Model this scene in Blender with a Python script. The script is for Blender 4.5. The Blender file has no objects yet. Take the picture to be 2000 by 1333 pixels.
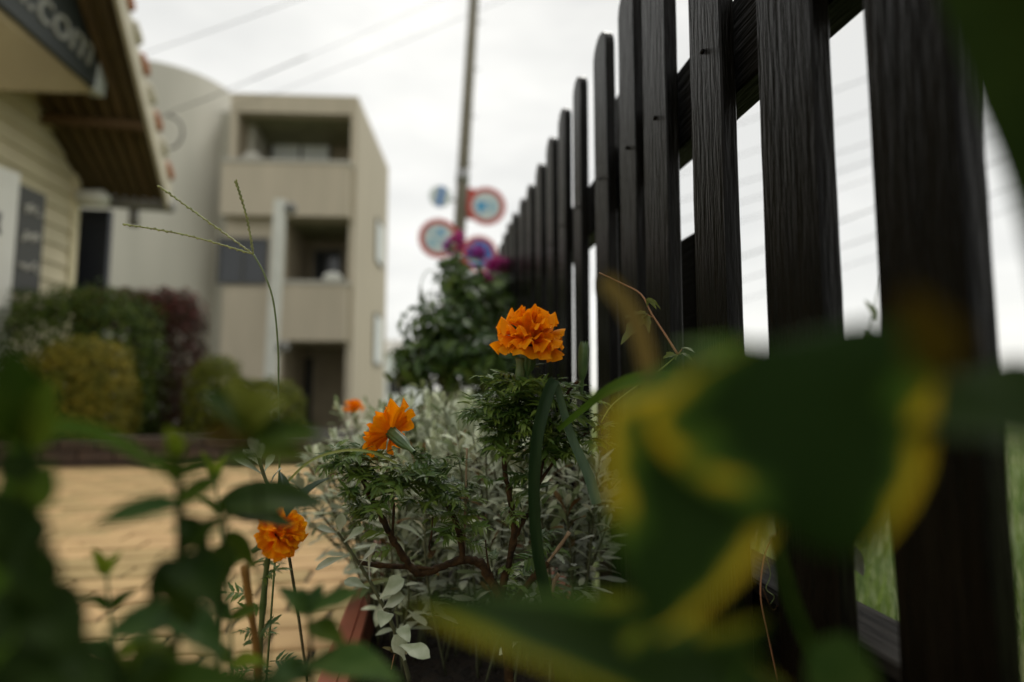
import bpy, math, random
from mathutils import Vector, Matrix, Euler, noise as mnoise

random.seed(7)
rnd = random.random
def U(a, b): return a + (b - a) * rnd()
V = Vector

# ------------------------------------------------------------------ camera, sky, sun, exposure
scene = bpy.context.scene
COL = scene.collection
LENS, SENSOR = 20.0, 36.0
FPX = 2000 * LENS / SENSOR
CAM = V((0, 0, 0.5))
CAM_ROT = Euler((math.radians(90 + 4.86), 0, math.radians(-8.11)), 'XYZ')
cam_data = bpy.data.cameras.new('camera')
cam_data.lens = LENS; cam_data.sensor_width = SENSOR
cam_data.clip_start = 0.01; cam_data.clip_end = 3000
cam_data.dof.use_dof = True
cam_data.dof.focus_distance = 0.50
cam_data.dof.aperture_fstop = 2.2
cam = bpy.data.objects.new('camera', cam_data)
cam.location = CAM; cam.rotation_euler = CAM_ROT
COL.objects.link(cam); scene.camera = cam

SUN_EL, SUN_AZ = math.radians(52), math.radians(28)      # azimuth from +Y towards +X
world = bpy.data.worlds.new('World'); scene.world = world
world.use_nodes = True
nt = world.node_tree; nt.nodes.clear()
def wn(t): return nt.nodes.new(t)
sky = wn('ShaderNodeTexSky'); sky.sky_type = 'NISHITA'; sky.sun_disc = False
sky.sun_elevation = SUN_EL; sky.sun_rotation = SUN_AZ
tc = wn('ShaderNodeTexCoord'); mp = wn('ShaderNodeMapping')
mp.inputs['Scale'].default_value = (1.0, 1.0, 2.6); mp.inputs['Location'].default_value = (0.35, 0.2, 0.0)
nz = wn('ShaderNodeTexNoise'); nz.inputs['Scale'].default_value = 1.7; nz.inputs['Detail'].default_value = 4
nz.inputs['Roughness'].default_value = 0.55
mr = wn('ShaderNodeMapRange'); mr.inputs['From Min'].default_value = 0.36; mr.inputs['From Max'].default_value = 0.60
cm = wn('ShaderNodeMixRGB')
cm.inputs['Color1'].default_value = (8.5, 8.5, 8.15, 1); cm.inputs['Color2'].default_value = (11.2, 11.1, 10.5, 1)
mx = wn('ShaderNodeMixRGB'); mx.inputs['Fac'].default_value = 0.92
bg = wn('ShaderNodeBackground'); bg.inputs['Strength'].default_value = 0.10
wo = wn('ShaderNodeOutputWorld')
L = nt.links.new
L(tc.outputs['Generated'], mp.inputs['Vector']); L(mp.outputs['Vector'], nz.inputs['Vector'])
L(nz.outputs['Fac'], mr.inputs['Value']); L(mr.outputs['Result'], cm.inputs['Fac'])
L(sky.outputs['Color'], mx.inputs['Color1']); L(cm.outputs['Color'], mx.inputs['Color2'])
L(mx.outputs['Color'], bg.inputs['Color']); L(bg.outputs['Background'], wo.inputs['Surface'])

sun_data = bpy.data.lights.new('sun', 'SUN'); sun_data.energy = 1.5; sun_data.angle = math.radians(22)
sun_data.color = (1.0, 0.97, 0.91)
sun = bpy.data.objects.new('sun', sun_data); COL.objects.link(sun)
sdir = V((math.sin(SUN_AZ) * math.cos(SUN_EL), math.cos(SUN_AZ) * math.cos(SUN_EL), math.sin(SUN_EL)))
sun.rotation_euler = sdir.to_track_quat('Z', 'Y').to_euler()

scene.view_settings.view_transform = 'Standard'
scene.view_settings.look = 'None'
scene.view_settings.exposure = 0.0
scene.view_settings.gamma = 1.0
scene.view_settings.use_curve_mapping = False
scene.render.engine = 'CYCLES'
scene.cycles.use_denoising = True
try: scene.cycles.denoiser = 'OPENIMAGEDENOISE'
except Exception: pass
scene.cycles.max_bounces = 7
scene.cycles.transmission_bounces = 5
scene.cycles.diffuse_bounces = 4

# ------------------------------------------------------------------ view helpers: where a measured direction meets a depth or a plane
CR = CAM_ROT.to_matrix()
def ray(px, py): return CR @ V(((px - 1000) / FPX, -(py - 666.5) / FPX, -1))
def at(px, py, d): return CAM + ray(px, py) * d
def atY(px, py, Y):
    r = ray(px, py); return CAM + r * (Y / r.y)
def atX(px, py, X):
    r = ray(px, py); return CAM + r * (X / r.x)
def atZ(px, py, Z):
    r = ray(px, py); return CAM + r * ((Z - CAM.z) / r.z)
def proj(p):
    q = CR.transposed() @ (p - CAM)
    if q.z > -0.01: return None
    return (1000 + q.x / -q.z * FPX, 666.5 - q.y / -q.z * FPX, -q.z)

# ------------------------------------------------------------------ materials
MATS = {}
def mat(name, col, col2=None, rough=0.6, nscale=8.0, stretch=(1, 1, 1), bump=0.0, bscale=40.0, transl=0.0,
        tcol=None, spec=0.5, island=0.0, objrand=0.0, fac=(0.35, 0.65), detail=4, sheen=0.0, bdist=0.01, metal=0.0):
    m = bpy.data.materials.new(name); m.use_nodes = True
    n = m.node_tree.nodes; l = m.node_tree.links; n.clear()
    out = n.new('ShaderNodeOutputMaterial'); b = n.new('ShaderNodeBsdfPrincipled')
    b.inputs['Roughness'].default_value = rough; b.inputs['Specular IOR Level'].default_value = spec
    b.inputs['Metallic'].default_value = metal
    if sheen: b.inputs['Sheen Weight'].default_value = sheen
    c = n.new('ShaderNodeMixRGB'); c.inputs['Color1'].default_value = (*col, 1); c.inputs['Color2'].default_value = (*(col2 or col), 1)
    tcn = n.new('ShaderNodeTexCoord'); mpn = n.new('ShaderNodeMapping'); mpn.inputs['Scale'].default_value = stretch
    l.new(tcn.outputs['Object'], mpn.inputs['Vector'])
    t = n.new('ShaderNodeTexNoise'); t.inputs['Scale'].default_value = nscale; t.inputs['Detail'].default_value = detail
    l.new(mpn.outputs['Vector'], t.inputs['Vector'])
    r = n.new('ShaderNodeMapRange'); r.inputs['From Min'].default_value = fac[0]; r.inputs['From Max'].default_value = fac[1]
    l.new(t.outputs['Fac'], r.inputs['Value']); l.new(r.outputs['Result'], c.inputs['Fac'])
    cout = c.outputs['Color']
    def vary(src, amt):
        h = n.new('ShaderNodeHueSaturation')
        a = n.new('ShaderNodeMapRange'); a.inputs['To Min'].default_value = 1 - amt; a.inputs['To Max'].default_value = 1 + amt
        l.new(src, a.inputs['Value']); l.new(a.outputs['Result'], h.inputs['Value'])
        a2 = n.new('ShaderNodeMapRange'); a2.inputs['To Min'].default_value = 0.5 + 0.045 * amt; a2.inputs['To Max'].default_value = 0.5 - 0.045 * amt
        l.new(src, a2.inputs['Value']); l.new(a2.outputs['Result'], h.inputs['Hue'])
        l.new(cout, h.inputs['Color']); return h.outputs['Color']
    if island:
        g = n.new('ShaderNodeNewGeometry'); cout = vary(g.outputs['Random Per Island'], island)
    if objrand:
        o = n.new('ShaderNodeObjectInfo'); cout = vary(o.outputs['Random'], objrand)
    l.new(cout, b.inputs['Base Color'])
    if bump:
        t2 = n.new('ShaderNodeTexNoise'); t2.inputs['Scale'].default_value = bscale; t2.inputs['Detail'].default_value = 5
        l.new(mpn.outputs['Vector'], t2.inputs['Vector'])
        bp = n.new('ShaderNodeBump'); bp.inputs['Strength'].default_value = bump; bp.inputs['Distance'].default_value = bdist
        l.new(t2.outputs['Fac'], bp.inputs['Height']); l.new(bp.outputs['Normal'], b.inputs['Normal'])
    if transl:
        tr = n.new('ShaderNodeBsdfTranslucent')
        if tcol: tr.inputs['Color'].default_value = (*tcol, 1)
        else: l.new(cout, tr.inputs['Color'])
        ms = n.new('ShaderNodeMixShader'); ms.inputs['Fac'].default_value = transl
        l.new(b.outputs['BSDF'], ms.inputs[1]); l.new(tr.outputs['BSDF'], ms.inputs[2]); l.new(ms.outputs['Shader'], out.inputs['Surface'])
    else:
        l.new(b.outputs['BSDF'], out.inputs['Surface'])
    MATS[name] = m
    return m

def variegated(name, green, yellow, edge=0.55, asym=0.25, transl=0.3, tip=0.0):
    """leaf coloured by its own blade coordinates: green middle, yellow margin of uneven width"""
    m = mat(name, green, tuple(x * 1.5 for x in green), rough=0.6, nscale=60, transl=0, spec=0.05)
    n = m.node_tree.nodes; l = m.node_tree.links
    b = next(x for x in n if x.type == 'BSDF_PRINCIPLED'); out = next(x for x in n if x.type == 'OUTPUT_MATERIAL')
    base = b.inputs['Base Color'].links[0].from_socket
    uv = n.new('ShaderNodeUVMap'); uv.uv_map = 'blade'
    sp = n.new('ShaderNodeSeparateXYZ'); l.new(uv.outputs['UV'], sp.inputs['Vector'])
    s1 = n.new('ShaderNodeMath'); s1.operation = 'SUBTRACT'; s1.inputs[1].default_value = 0.5; l.new(sp.outputs['X'], s1.inputs[0])
    s2 = n.new('ShaderNodeMath'); s2.operation = 'MULTIPLY'; s2.inputs[1].default_value = 2; l.new(s1.outputs[0], s2.inputs[0])
    s0 = n.new('ShaderNodeMath'); s0.operation = 'ADD'; s0.inputs[1].default_value = asym; l.new(s2.outputs[0], s0.inputs[0])
    s3 = n.new('ShaderNodeMath'); s3.operation = 'ABSOLUTE'; l.new(s0.outputs[0], s3.inputs[0])
    t = n.new('ShaderNodeTexNoise'); t.inputs['Scale'].default_value = 2.6; t.inputs['Detail'].default_value = 3; l.new(uv.outputs['UV'], t.inputs['Vector'])
    s4 = n.new('ShaderNodeMath'); s4.operation = 'MULTIPLY_ADD'; s4.inputs[1].default_value = 2.0; s4.inputs[2].default_value = -1.0; l.new(t.outputs['Fac'], s4.inputs[0])
    s5 = n.new('ShaderNodeMath'); s5.operation = 'ADD'; l.new(s3.outputs[0], s5.inputs[0]); l.new(s4.outputs[0], s5.inputs[1])
    du = n.new('ShaderNodeMath'); du.operation = 'SUBTRACT'; du.inputs[0].default_value = 0.45; l.new(sp.outputs['Y'], du.inputs[1])
    dm = n.new('ShaderNodeMath'); dm.operation = 'MULTIPLY'; l.new(du.outputs[0], dm.inputs[0]); l.new(s2.outputs[0], dm.inputs[1])
    dk = n.new('ShaderNodeMath'); dk.operation = 'MULTIPLY_ADD'; dk.inputs[1].default_value = 1.3; l.new(dm.outputs[0], dk.inputs[0]); l.new(s5.outputs[0], dk.inputs[2]); s5 = dk
    tv = n.new('ShaderNodeMapRange'); tv.inputs['From Min'].default_value = 0.62; tv.inputs['From Max'].default_value = 0.95; tv.inputs['To Max'].default_value = tip
    l.new(sp.outputs['Y'], tv.inputs['Value']); s6 = n.new('ShaderNodeMath'); s6.operation = 'ADD'; l.new(s5.outputs[0], s6.inputs[0]); l.new(tv.outputs['Result'], s6.inputs[1]); s5 = s6
    r = n.new('ShaderNodeMapRange'); r.inputs['From Min'].default_value = edge - 0.30; r.inputs['From Max'].default_value = edge + 0.16; l.new(s5.outputs[0], r.inputs['Value'])
    c = n.new('ShaderNodeValToRGB'); el = c.color_ramp.elements
    el[0].position = 0.0; el[0].color = (*green, 1); el[1].position = 1.0; el[1].color = (*yellow, 1)
    e2 = el.new(0.42); e2.color = (0.040, 0.082, 0.010, 1); e3 = el.new(0.72); e3.color = (0.095, 0.125, 0.010, 1)
    l.new(r.outputs['Result'], c.inputs['Fac'])
    l.new(c.outputs['Color'], b.inputs['Base Color'])
    tr = n.new('ShaderNodeBsdfTranslucent'); l.new(c.outputs['Color'], tr.inputs['Color'])
    ms = n.new('ShaderNodeMixShader'); ms.inputs['Fac'].default_value = transl
    l.new(b.outputs['BSDF'], ms.inputs[1]); l.new(tr.outputs['BSDF'], ms.inputs[2]); l.new(ms.outputs['Shader'], out.inputs['Surface'])
    return m

M = {}
M['fence'] = mat('black_paint_wood', (0.0010, 0.0008, 0.0004), (0.0055, 0.0045, 0.0028), fac=(0.38,0.75), rough=0.30, nscale=12, stretch=(6, 6, 0.6), bump=0.8, bscale=36, bdist=0.003, spec=0.10, detail=6)
M['rail'] = mat('black_rail_wood', (0.003, 0.0024, 0.0016), (0.005, 0.0045, 0.0032), spec=0.08, rough=0.5, nscale=14, stretch=(6, 0.6, 6), bump=0.5, bscale=30, bdist=0.005)
M['rail_bare'] = mat('weathered_rail_wood', (0.022, 0.020, 0.017), (0.004, 0.0035, 0.003), spec=0.1, rough=0.9, nscale=16, stretch=(6, 0.6, 6), bump=0.6, bscale=30, bdist=0.005)
M['terracotta'] = mat('terracotta_plastic', (0.37, 0.115, 0.06), (0.27, 0.085, 0.05), rough=0.55, nscale=9, bump=0.12, bscale=120, bdist=0.002)
M['soil'] = mat('dark_soil', (0.012, 0.008, 0.004), (0.03, 0.02, 0.011), rough=0.95, nscale=60, bump=1.0, bscale=130, bdist=0.01)
M['paver'] = mat('sand_paver', (0.50, 0.345, 0.155), (0.40, 0.27, 0.12), rough=0.85, nscale=7, bump=0.25, bscale=160, bdist=0.002, objrand=0.22)
M['paver_i'] = mat('sand_paver_far', (0.50, 0.345, 0.155), (0.40, 0.27, 0.12), rough=0.85, nscale=7, bump=0.25, bscale=160, bdist=0.002, island=0.12)
M['joint'] = mat('paver_joint_sand', (0.03, 0.024, 0.013), (0.02, 0.017, 0.01), rough=0.95, nscale=30)
M['ground'] = mat('field_ground', (0.11, 0.15, 0.045), (0.16, 0.17, 0.06), rough=0.95, nscale=1.3, bump=0.4, bscale=18, bdist=0.05)
M['asphalt'] = mat('asphalt', (0.05, 0.05, 0.052), (0.065, 0.064, 0.062), rough=0.9, nscale=20, bump=0.3, bscale=200)
M['grass'] = mat('grass_blade', (0.10, 0.17, 0.035), (0.15, 0.21, 0.05), rough=0.6, island=0.35, transl=0.4)
M['siding'] = mat('cream_siding', (0.55, 0.49, 0.33), (0.50, 0.44, 0.30), rough=0.7, nscale=3, objrand=0.05)
M['trim'] = mat('cream_trim', (0.60, 0.53, 0.34), rough=0.6)
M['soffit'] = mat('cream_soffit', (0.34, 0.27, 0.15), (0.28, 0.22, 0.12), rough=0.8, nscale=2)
M['sign_dark'] = mat('charcoal_sign', (0.028, 0.034, 0.034), (0.04, 0.046, 0.045), rough=0.5, nscale=1.5)
M['sign_edge'] = mat('pale_sign_edge', (0.50, 0.53, 0.53), rough=0.4)
M['letter'] = mat('sign_lettering', (0.30, 0.30, 0.27), rough=0.5)
M['brownroof'] = mat('brown_roof_boards', (0.085, 0.058, 0.018), (0.055, 0.036, 0.012), rough=0.8, nscale=5, objrand=0.2)
M['beam'] = mat('brown_beam', (0.09, 0.05, 0.018), rough=0.8)
M['fascia'] = mat('pale_fascia', (0.55, 0.50, 0.38), (0.46, 0.42, 0.32), rough=0.7, nscale=4)
M['tile'] = mat('orange_tile', (0.45, 0.15, 0.05), (0.32, 0.12, 0.05), rough=0.7)
M['gutter'] = mat('grey_gutter', (0.16, 0.155, 0.14), rough=0.5)
M['doorway'] = mat('dark_door', (0.012, 0.015, 0.022), rough=0.5)
M['white'] = mat('white_paint', (0.62, 0.62, 0.57), (0.55, 0.55, 0.5), rough=0.5, nscale=3)
M['slate'] = mat('chalkboard', (0.045, 0.046, 0.04), rough=0.6)
M['chalk'] = mat('chalk', (0.42, 0.41, 0.36), rough=0.9)
M['beige'] = mat('beige_tile_wall', (0.49, 0.425, 0.325), (0.43, 0.375, 0.285), rough=0.75, nscale=2.2, stretch=(1.4,1.4,.25), bump=0.15, bscale=12, fac=(.3,.7))
M['beige_side'] = M['beige']
M['recess_shade'] = mat('recess_shade_tint', (0.30, 0.25, 0.175), (0.24, 0.20, 0.14), rough=0.8, nscale=2)  # balcony recess shade painted in as a darker wall colour
M['soffit_g'] = mat('greenish_soffit', (0.25, 0.25, 0.15), (0.18, 0.18, 0.105), rough=0.9, nscale=2)  # greenish ceiling colour, darker than the outer walls
M['greywall'] = mat('grey_render', (0.44, 0.42, 0.35), (0.39, 0.375, 0.31), rough=0.85, nscale=1.6, stretch=(1.4,1.4,.2), fac=(.3,.7))
M['coping'] = mat('pale_coping', (0.42, 0.40, 0.35), rough=0.7)
M['glass'] = mat('dark_glass', (0.02, 0.024, 0.028), rough=0.08, spec=0.6)
M['curtain'] = mat('white_curtain', (0.82, 0.85, 0.86), rough=0.9)
M['frame'] = mat('window_frame', (0.05, 0.05, 0.045), rough=0.5)
M['concrete'] = mat('pole_concrete', (0.20, 0.18, 0.14), (0.15, 0.135, 0.10), rough=0.85, nscale=6)
M['cable'] = mat('cable_black', (0.02, 0.02, 0.02), rough=0.6)
M['red'] = mat('sign_red', (0.50, 0.045, 0.025), rough=0.4)
M['blue'] = mat('sign_blue', (0.015, 0.16, 0.50), rough=0.4)
M['midblue'] = mat('sign_mid_blue', (0.06, 0.32, 0.58), rough=0.4)
M['paleblue'] = mat('sign_pale_blue', (0.30, 0.50, 0.60), rough=0.4)
M['signwhite'] = mat('sign_white', (0.56, 0.63, 0.64), rough=0.4)
M['steel'] = mat('galvanised', (0.30, 0.30, 0.30), rough=0.4, metal=0.6)
M['brick'] = mat('brown_edging', (0.075, 0.05, 0.033), (0.05, 0.034, 0.024), rough=0.85, nscale=10, objrand=0.25)
M['hedge'] = mat('hedge_leaf', (0.040, 0.070, 0.008), (0.065, 0.095, 0.012), spec=0.15, rough=0.6, island=0.5, transl=0.25)
M['hedge_y'] = mat('golden_hedge_leaf', (0.24, 0.20, 0.022), (0.11, 0.115, 0.016), spec=0.15, rough=0.6, island=0.4, transl=0.3)
M['hedge_r'] = mat('red_hedge_leaf', (0.060, 0.020, 0.016), (0.040, 0.028, 0.012), spec=0.15, rough=0.6, island=0.45, transl=0.2)
M['hedge_rt'] = mat('red_young_leaf', (0.13, 0.026, 0.024), (0.07, 0.03, 0.016), spec=0.15, rough=0.6, island=0.45, transl=0.25)
M['hedge_yg'] = mat('lime_hedge_leaf', (0.13, 0.145, 0.014), (0.085, 0.105, 0.012), spec=0.15, rough=0.6, island=0.45, transl=0.3)
M['shrub'] = mat('shrub_leaf', (0.036, 0.078, 0.012), (0.07, 0.120, 0.022), rough=0.36, island=0.5, transl=0.22, spec=0.35)
M['far_leaf'] = mat('far_tree_leaf', (0.12, 0.15, 0.07), (0.16, 0.19, 0.08), rough=0.7, island=0.35, transl=0.25)
M['magenta'] = mat('magenta_petal', (0.50, 0.012, 0.21), (0.40, 0.012, 0.22), rough=0.6, island=0.3, transl=0.35)
M['violet'] = mat('violet_petal', (0.25, 0.03, 0.36), (0.36, 0.04, 0.30), rough=0.6, island=0.3, transl=0.35)
M['bark'] = mat('twig_bark', (0.062, 0.032, 0.010), (0.014, 0.008, 0.003), spec=0.2, rough=0.8, nscale=110, bump=1.0, bscale=220, bdist=0.003)
M['drybark'] = mat('dry_stalk', (0.36, 0.27, 0.16), (0.20, 0.13, 0.07), rough=0.8, nscale=80, stretch=(3, 3, 0.6), bump=0.5, bscale=120, bdist=0.001)
M['petal'] = mat('marigold_petal', (0.84, 0.27, 0.002), (0.92, 0.36, 0.004), rough=0.6, nscale=90, transl=0.42, tcol=(0.95, 0.30, 0.002), spec=0.12, objrand=0.12, bump=0.25, bscale=260, bdist=0.001)
M['petal_y'] = mat('marigold_petal_yellow', (0.90, 0.42, 0.004), (0.85, 0.30, 0.003), rough=0.6, nscale=90, transl=0.42, tcol=(0.98, 0.45, 0.004), spec=0.12, objrand=0.12, bump=0.25, bscale=260, bdist=0.001)
def petal_look(m, deep, pale):
    n = m.node_tree.nodes; l = m.node_tree.links
    uv = n.new('ShaderNodeUVMap'); uv.uv_map = 'blade'
    sp = n.new('ShaderNodeSeparateXYZ'); l.new(uv.outputs['UV'], sp.inputs['Vector'])
    mp_ = n.new('ShaderNodeMapping'); mp_.inputs['Scale'].default_value = (34, 1.6, 1); l.new(uv.outputs['UV'], mp_.inputs['Vector'])
    t = n.new('ShaderNodeTexNoise'); t.inputs['Scale'].default_value = 1.0; t.inputs['Detail'].default_value = 3; l.new(mp_.outputs['Vector'], t.inputs['Vector'])
    a = n.new('ShaderNodeMath'); a.operation = 'MULTIPLY_ADD'; a.inputs[1].default_value = 0.55; a.inputs[2].default_value = -0.27; l.new(t.outputs['Fac'], a.inputs[0])
    b = n.new('ShaderNodeMath'); b.operation = 'ADD'; l.new(a.outputs[0], b.inputs[0]); l.new(sp.outputs['Y'], b.inputs[1])
    rp = n.new('ShaderNodeValToRGB'); e = rp.color_ramp.elements
    e[0].position = 0.15; e[0].color = (*deep, 1); e[1].position = 1.0; e[1].color = (*pale, 1)
    l.new(b.outputs[0], rp.inputs['Fac'])
    for mixn in [x for x in n if x.type == 'MIX_RGB']:
        l.new(rp.outputs['Color'], mixn.inputs['Color1'])
    bp = next((x for x in n if x.type == 'BUMP'), None)
    if bp: l.new(t.outputs['Fac'], bp.inputs['Height']); bp.inputs['Strength'].default_value = 0.35
petal_look(M['petal'], (0.66, 0.125, 0.001), (0.93, 0.36, 0.004))
petal_look(M['petal_y'], (0.80, 0.20, 0.001), (0.95, 0.47, 0.008))
M['calyx'] = mat('calyx_green', (0.065, 0.115, 0.03), (0.04, 0.08, 0.022), rough=0.45, nscale=120, bump=0.15, bscale=200, bdist=0.001)
M['drystalk'] = mat('orange_dry_stalk', (0.20, 0.10, 0.02), (0.12, 0.06, 0.012), spec=0.2, rough=0.7, nscale=80, stretch=(3, 3, 0.6))
M['greenstem'] = mat('green_stem', (0.075, 0.12, 0.035), (0.11, 0.14, 0.045), rough=0.5, nscale=60)
M['mleaf'] = mat('marigold_leaf', (0.050, 0.105, 0.014), (0.095, 0.145, 0.022), rough=0.45, nscale=60, transl=0.25, objrand=0.4, spec=0.3)
M['silver'] = mat('silver_leaf', (0.30, 0.345, 0.20), (0.54, 0.58, 0.42), rough=0.9, nscale=70, transl=0.15, objrand=0.38, sheen=0.6, spec=0.2, bump=0.2, bscale=300, bdist=0.0006)
M['silver_green'] = mat('silver_leaf_green', (0.13, 0.165, 0.065), (0.19, 0.225, 0.11), rough=0.8, nscale=70, transl=0.2, objrand=0.3, spec=0.2)
M['silver_dead'] = mat('silver_leaf_dead', (0.16, 0.105, 0.04), (0.10, 0.06, 0.025), rough=0.9, nscale=70, objrand=0.3, spec=0.1)
M['silverstem'] = mat('silver_stem', (0.085, 0.095, 0.04), (0.05, 0.05, 0.02), rough=0.9, nscale=60)
M['weed'] = mat('weed_leaf', (0.036, 0.070, 0.005), (0.064, 0.100, 0.008), spec=0.08, rough=0.55, nscale=45, transl=0.34, objrand=0.5)
M['weed_dark'] = mat('weed_leaf_dark', (0.014, 0.032, 0.003), (0.028, 0.050, 0.005), spec=0.06, rough=0.55, nscale=45, transl=0.3, objrand=0.5)
M['weed_light'] = mat('weed_leaf_light', (0.15, 0.20, 0.012), (0.11, 0.16, 0.012), spec=0.1, rough=0.6, nscale=70, transl=0.4)
M['weed_blue'] = mat('weed_leaf_cool', (0.022, 0.055, 0.009), (0.042, 0.080, 0.016), spec=0.1, rough=0.55, nscale=70, transl=0.2, objrand=0.2)
M['darkleaf'] = mat('dark_blade', (0.011, 0.024, 0.003), (0.018, 0.034, 0.005), spec=0.06, rough=0.6, nscale=60, transl=0.22)
M['blade'] = mat('leek_blade', (0.011, 0.028, 0.008), (0.018, 0.040, 0.012), spec=0.15, rough=0.45, nscale=40, stretch=(6, 6, 0.4), transl=0.25)
M['blade_pale'] = mat('leek_blade_pale', (0.075, 0.12, 0.065), (0.055, 0.095, 0.05), spec=0.2, rough=0.45, nscale=40, stretch=(6, 6, 0.4), transl=0.25)
M['midgreen'] = mat('mid_green_leaf', (0.040, 0.092, 0.010), (0.060, 0.115, 0.014), spec=0.1, rough=0.6, nscale=50, transl=0.35)
M['grassgreen'] = mat('bright_grass', (0.055, 0.115, 0.012), (0.075, 0.14, 0.018), spec=0.1, rough=0.6, transl=0.35)
M['tan'] = mat('tan_blade', (0.17, 0.115, 0.03), (0.11, 0.09, 0.03), spec=0.1, rough=0.7, nscale=12, transl=0.3)
M['olive'] = mat('olive_withered', (0.055, 0.034, 0.002), (0.04, 0.03, 0.003), spec=0.05, rough=0.7, nscale=20, transl=0.35)
M['spike'] = mat('grass_spike', (0.24, 0.27, 0.09), (0.17, 0.17, 0.06), rough=0.6, nscale=200, island=0.3)
M['vine'] = mat('vine_stem', (0.34, 0.15, 0.075), (0.25, 0.13, 0.06), rough=0.5, nscale=60)
M['vine_y'] = mat('vine_stem_green', (0.22, 0.25, 0.05), rough=0.5)
M['vineleaf'] = mat('creeper_leaf', (0.13, 0.15, 0.018), (0.095, 0.12, 0.015), rough=0.5, nscale=120, transl=0.35)
M['dryleaf'] = mat('dry_leaf', (0.22, 0.23, 0.19), (0.15, 0.15, 0.11), rough=0.8, nscale=90, transl=0.15)
M['clover'] = mat('clover_leaf', (0.10, 0.09, 0.03), (0.13, 0.11, 0.04), rough=0.5, transl=0.3)
M['var'] = variegated('variegated_leaf', (0.011, 0.026, 0.004), (0.40, 0.29, 0.012), 0.92, 0.0, 0.22, 0.1)
M['var2'] = variegated('variegated_leaf_broad', (0.013, 0.030, 0.005), (0.44, 0.33, 0.02), 0.88, 0.06, 0.22)
M['var3'] = variegated('variegated_leaf_narrow', (0.012, 0.026, 0.003), (0.17, 0.15, 0.006), 0.95, 0.0, 0.2, 0.5)

# ------------------------------------------------------------------ mesh helpers
class MB:
    def __init__(s): s.v = []; s.f = []; s.uv = None
    def add(s, vs, fs):
        o = len(s.v); s.v.extend(V(x) for x in vs); s.f.extend(tuple(i + o for i in f) for f in fs); return s
    def box(s, lo, hi, T=None):
        (x0, y0, z0), (x1, y1, z1) = lo, hi
        vs = [V(p) for p in ((x0,y0,z0),(x1,y0,z0),(x1,y1,z0),(x0,y1,z0),(x0,y0,z1),(x1,y0,z1),(x1,y1,z1),(x0,y1,z1))]
        if T: vs = [T(p) if callable(T) else T @ p for p in vs]
        return s.add(vs, ((0,3,2,1),(4,5,6,7),(0,1,5,4),(1,2,6,5),(2,3,7,6),(3,0,4,7)))
    def cbox(s, lo, hi, b, T=None):
        """box with chamfered edges"""
        lo = V(lo); hi = V(hi); vs = []; ids = {}
        for sx in (0,1):
            for sy in (0,1):
                for sz in (0,1):
                    c = V((hi.x if sx else lo.x, hi.y if sy else lo.y, hi.z if sz else lo.z))
                    i = V((-1 if sx else 1, -1 if sy else 1, -1 if sz else 1)) * b
                    for k in range(3):
                        p = c.copy()
                        for j in range(3):
                            if j != k: p[j] += i[j]
                        ids[(sx,sy,sz,k)] = len(vs); vs.append(p)
        F = []
        for k in range(3):
            a, bb = [j for j in range(3) if j != k]
            for side in (0,1):
                q = []
                for (ua, ub) in ((0,0),(1,0),(1,1),(0,1)):
                    t = [0,0,0]; t[k] = side; t[a] = ua; t[bb] = ub
                    # corner vert lying on face k = the one displaced along the other two axes
                    q.append(ids[(t[0],t[1],t[2],k)])
                F.append(tuple(q))
        for k in range(3):
            a, bb = [j for j in range(3) if j != k]
            for ua in (0,1):
                for ub in (0,1):
                    t0 = [0,0,0]; t0[a] = ua; t0[bb] = ub; t1 = list(t0); t1[k] = 1
                    F.append((ids[(*t0,a)], ids[(*t1,a)], ids[(*t1,bb)], ids[(*t0,bb)]))
        for sx in (0,1):
            for sy in (0,1):
                for sz in (0,1):
                    F.append((ids[(sx,sy,sz,0)], ids[(sx,sy,sz,1)], ids[(sx,sy,sz,2)]))
        if T: vs = [T(p) if callable(T) else T @ p for p in vs]
        return s.add(vs, F)
    def tube(s, pts, rad, n=6, caps=True, ridge=0.0):
        pts = [V(p) for p in pts]
        if not hasattr(rad, '__len__'): rad = [rad] * len(pts)
        o = len(s.v); up = None
        for i, p in enumerate(pts):
            d = (pts[min(i+1, len(pts)-1)] - pts[max(i-1, 0)])
            d = d.normalized() if d.length > 1e-9 else V((0,0,1))
            if up is None:
                up = d.orthogonal().normalized()
            else:
                up = (up - d * up.dot(d)); up = up.normalized() if up.length > 1e-6 else d.orthogonal().normalized()
            w = d.cross(up)
            for k in range(n):
                a = 2 * math.pi * k / n
                r = rad[i] * (1 + (ridge if k % 2 else 0))
                s.v.append(p + (up * math.cos(a) + w * math.sin(a)) * r)
        for i in range(len(pts)-1):
            for k in range(n):
                a = o + i*n + k; b = o + i*n + (k+1) % n
                s.f.append((a, b, b+n, a+n))
        if caps:
            s.f.append(tuple(o + k for k in reversed(range(n)))); q = o + (len(pts)-1)*n
            s.f.append(tuple(q + k for k in range(n)))
        return s
    def prism(s, poly, a, b, T):
        """extrude a 2-D outline from a to b; T maps (x, y, depth) to the world"""
        n = len(poly); o = len(s.v)
        for d in (a, b):
            s.v.extend(T(V((x, y, d))) for x, y in poly)
        s.f.append(tuple(o + i for i in reversed(range(n)))); s.f.append(tuple(o + n + i for i in range(n)))
        for i in range(n):
            j = (i+1) % n; s.f.append((o+i, o+j, o+n+j, o+n+i))
        return s

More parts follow.
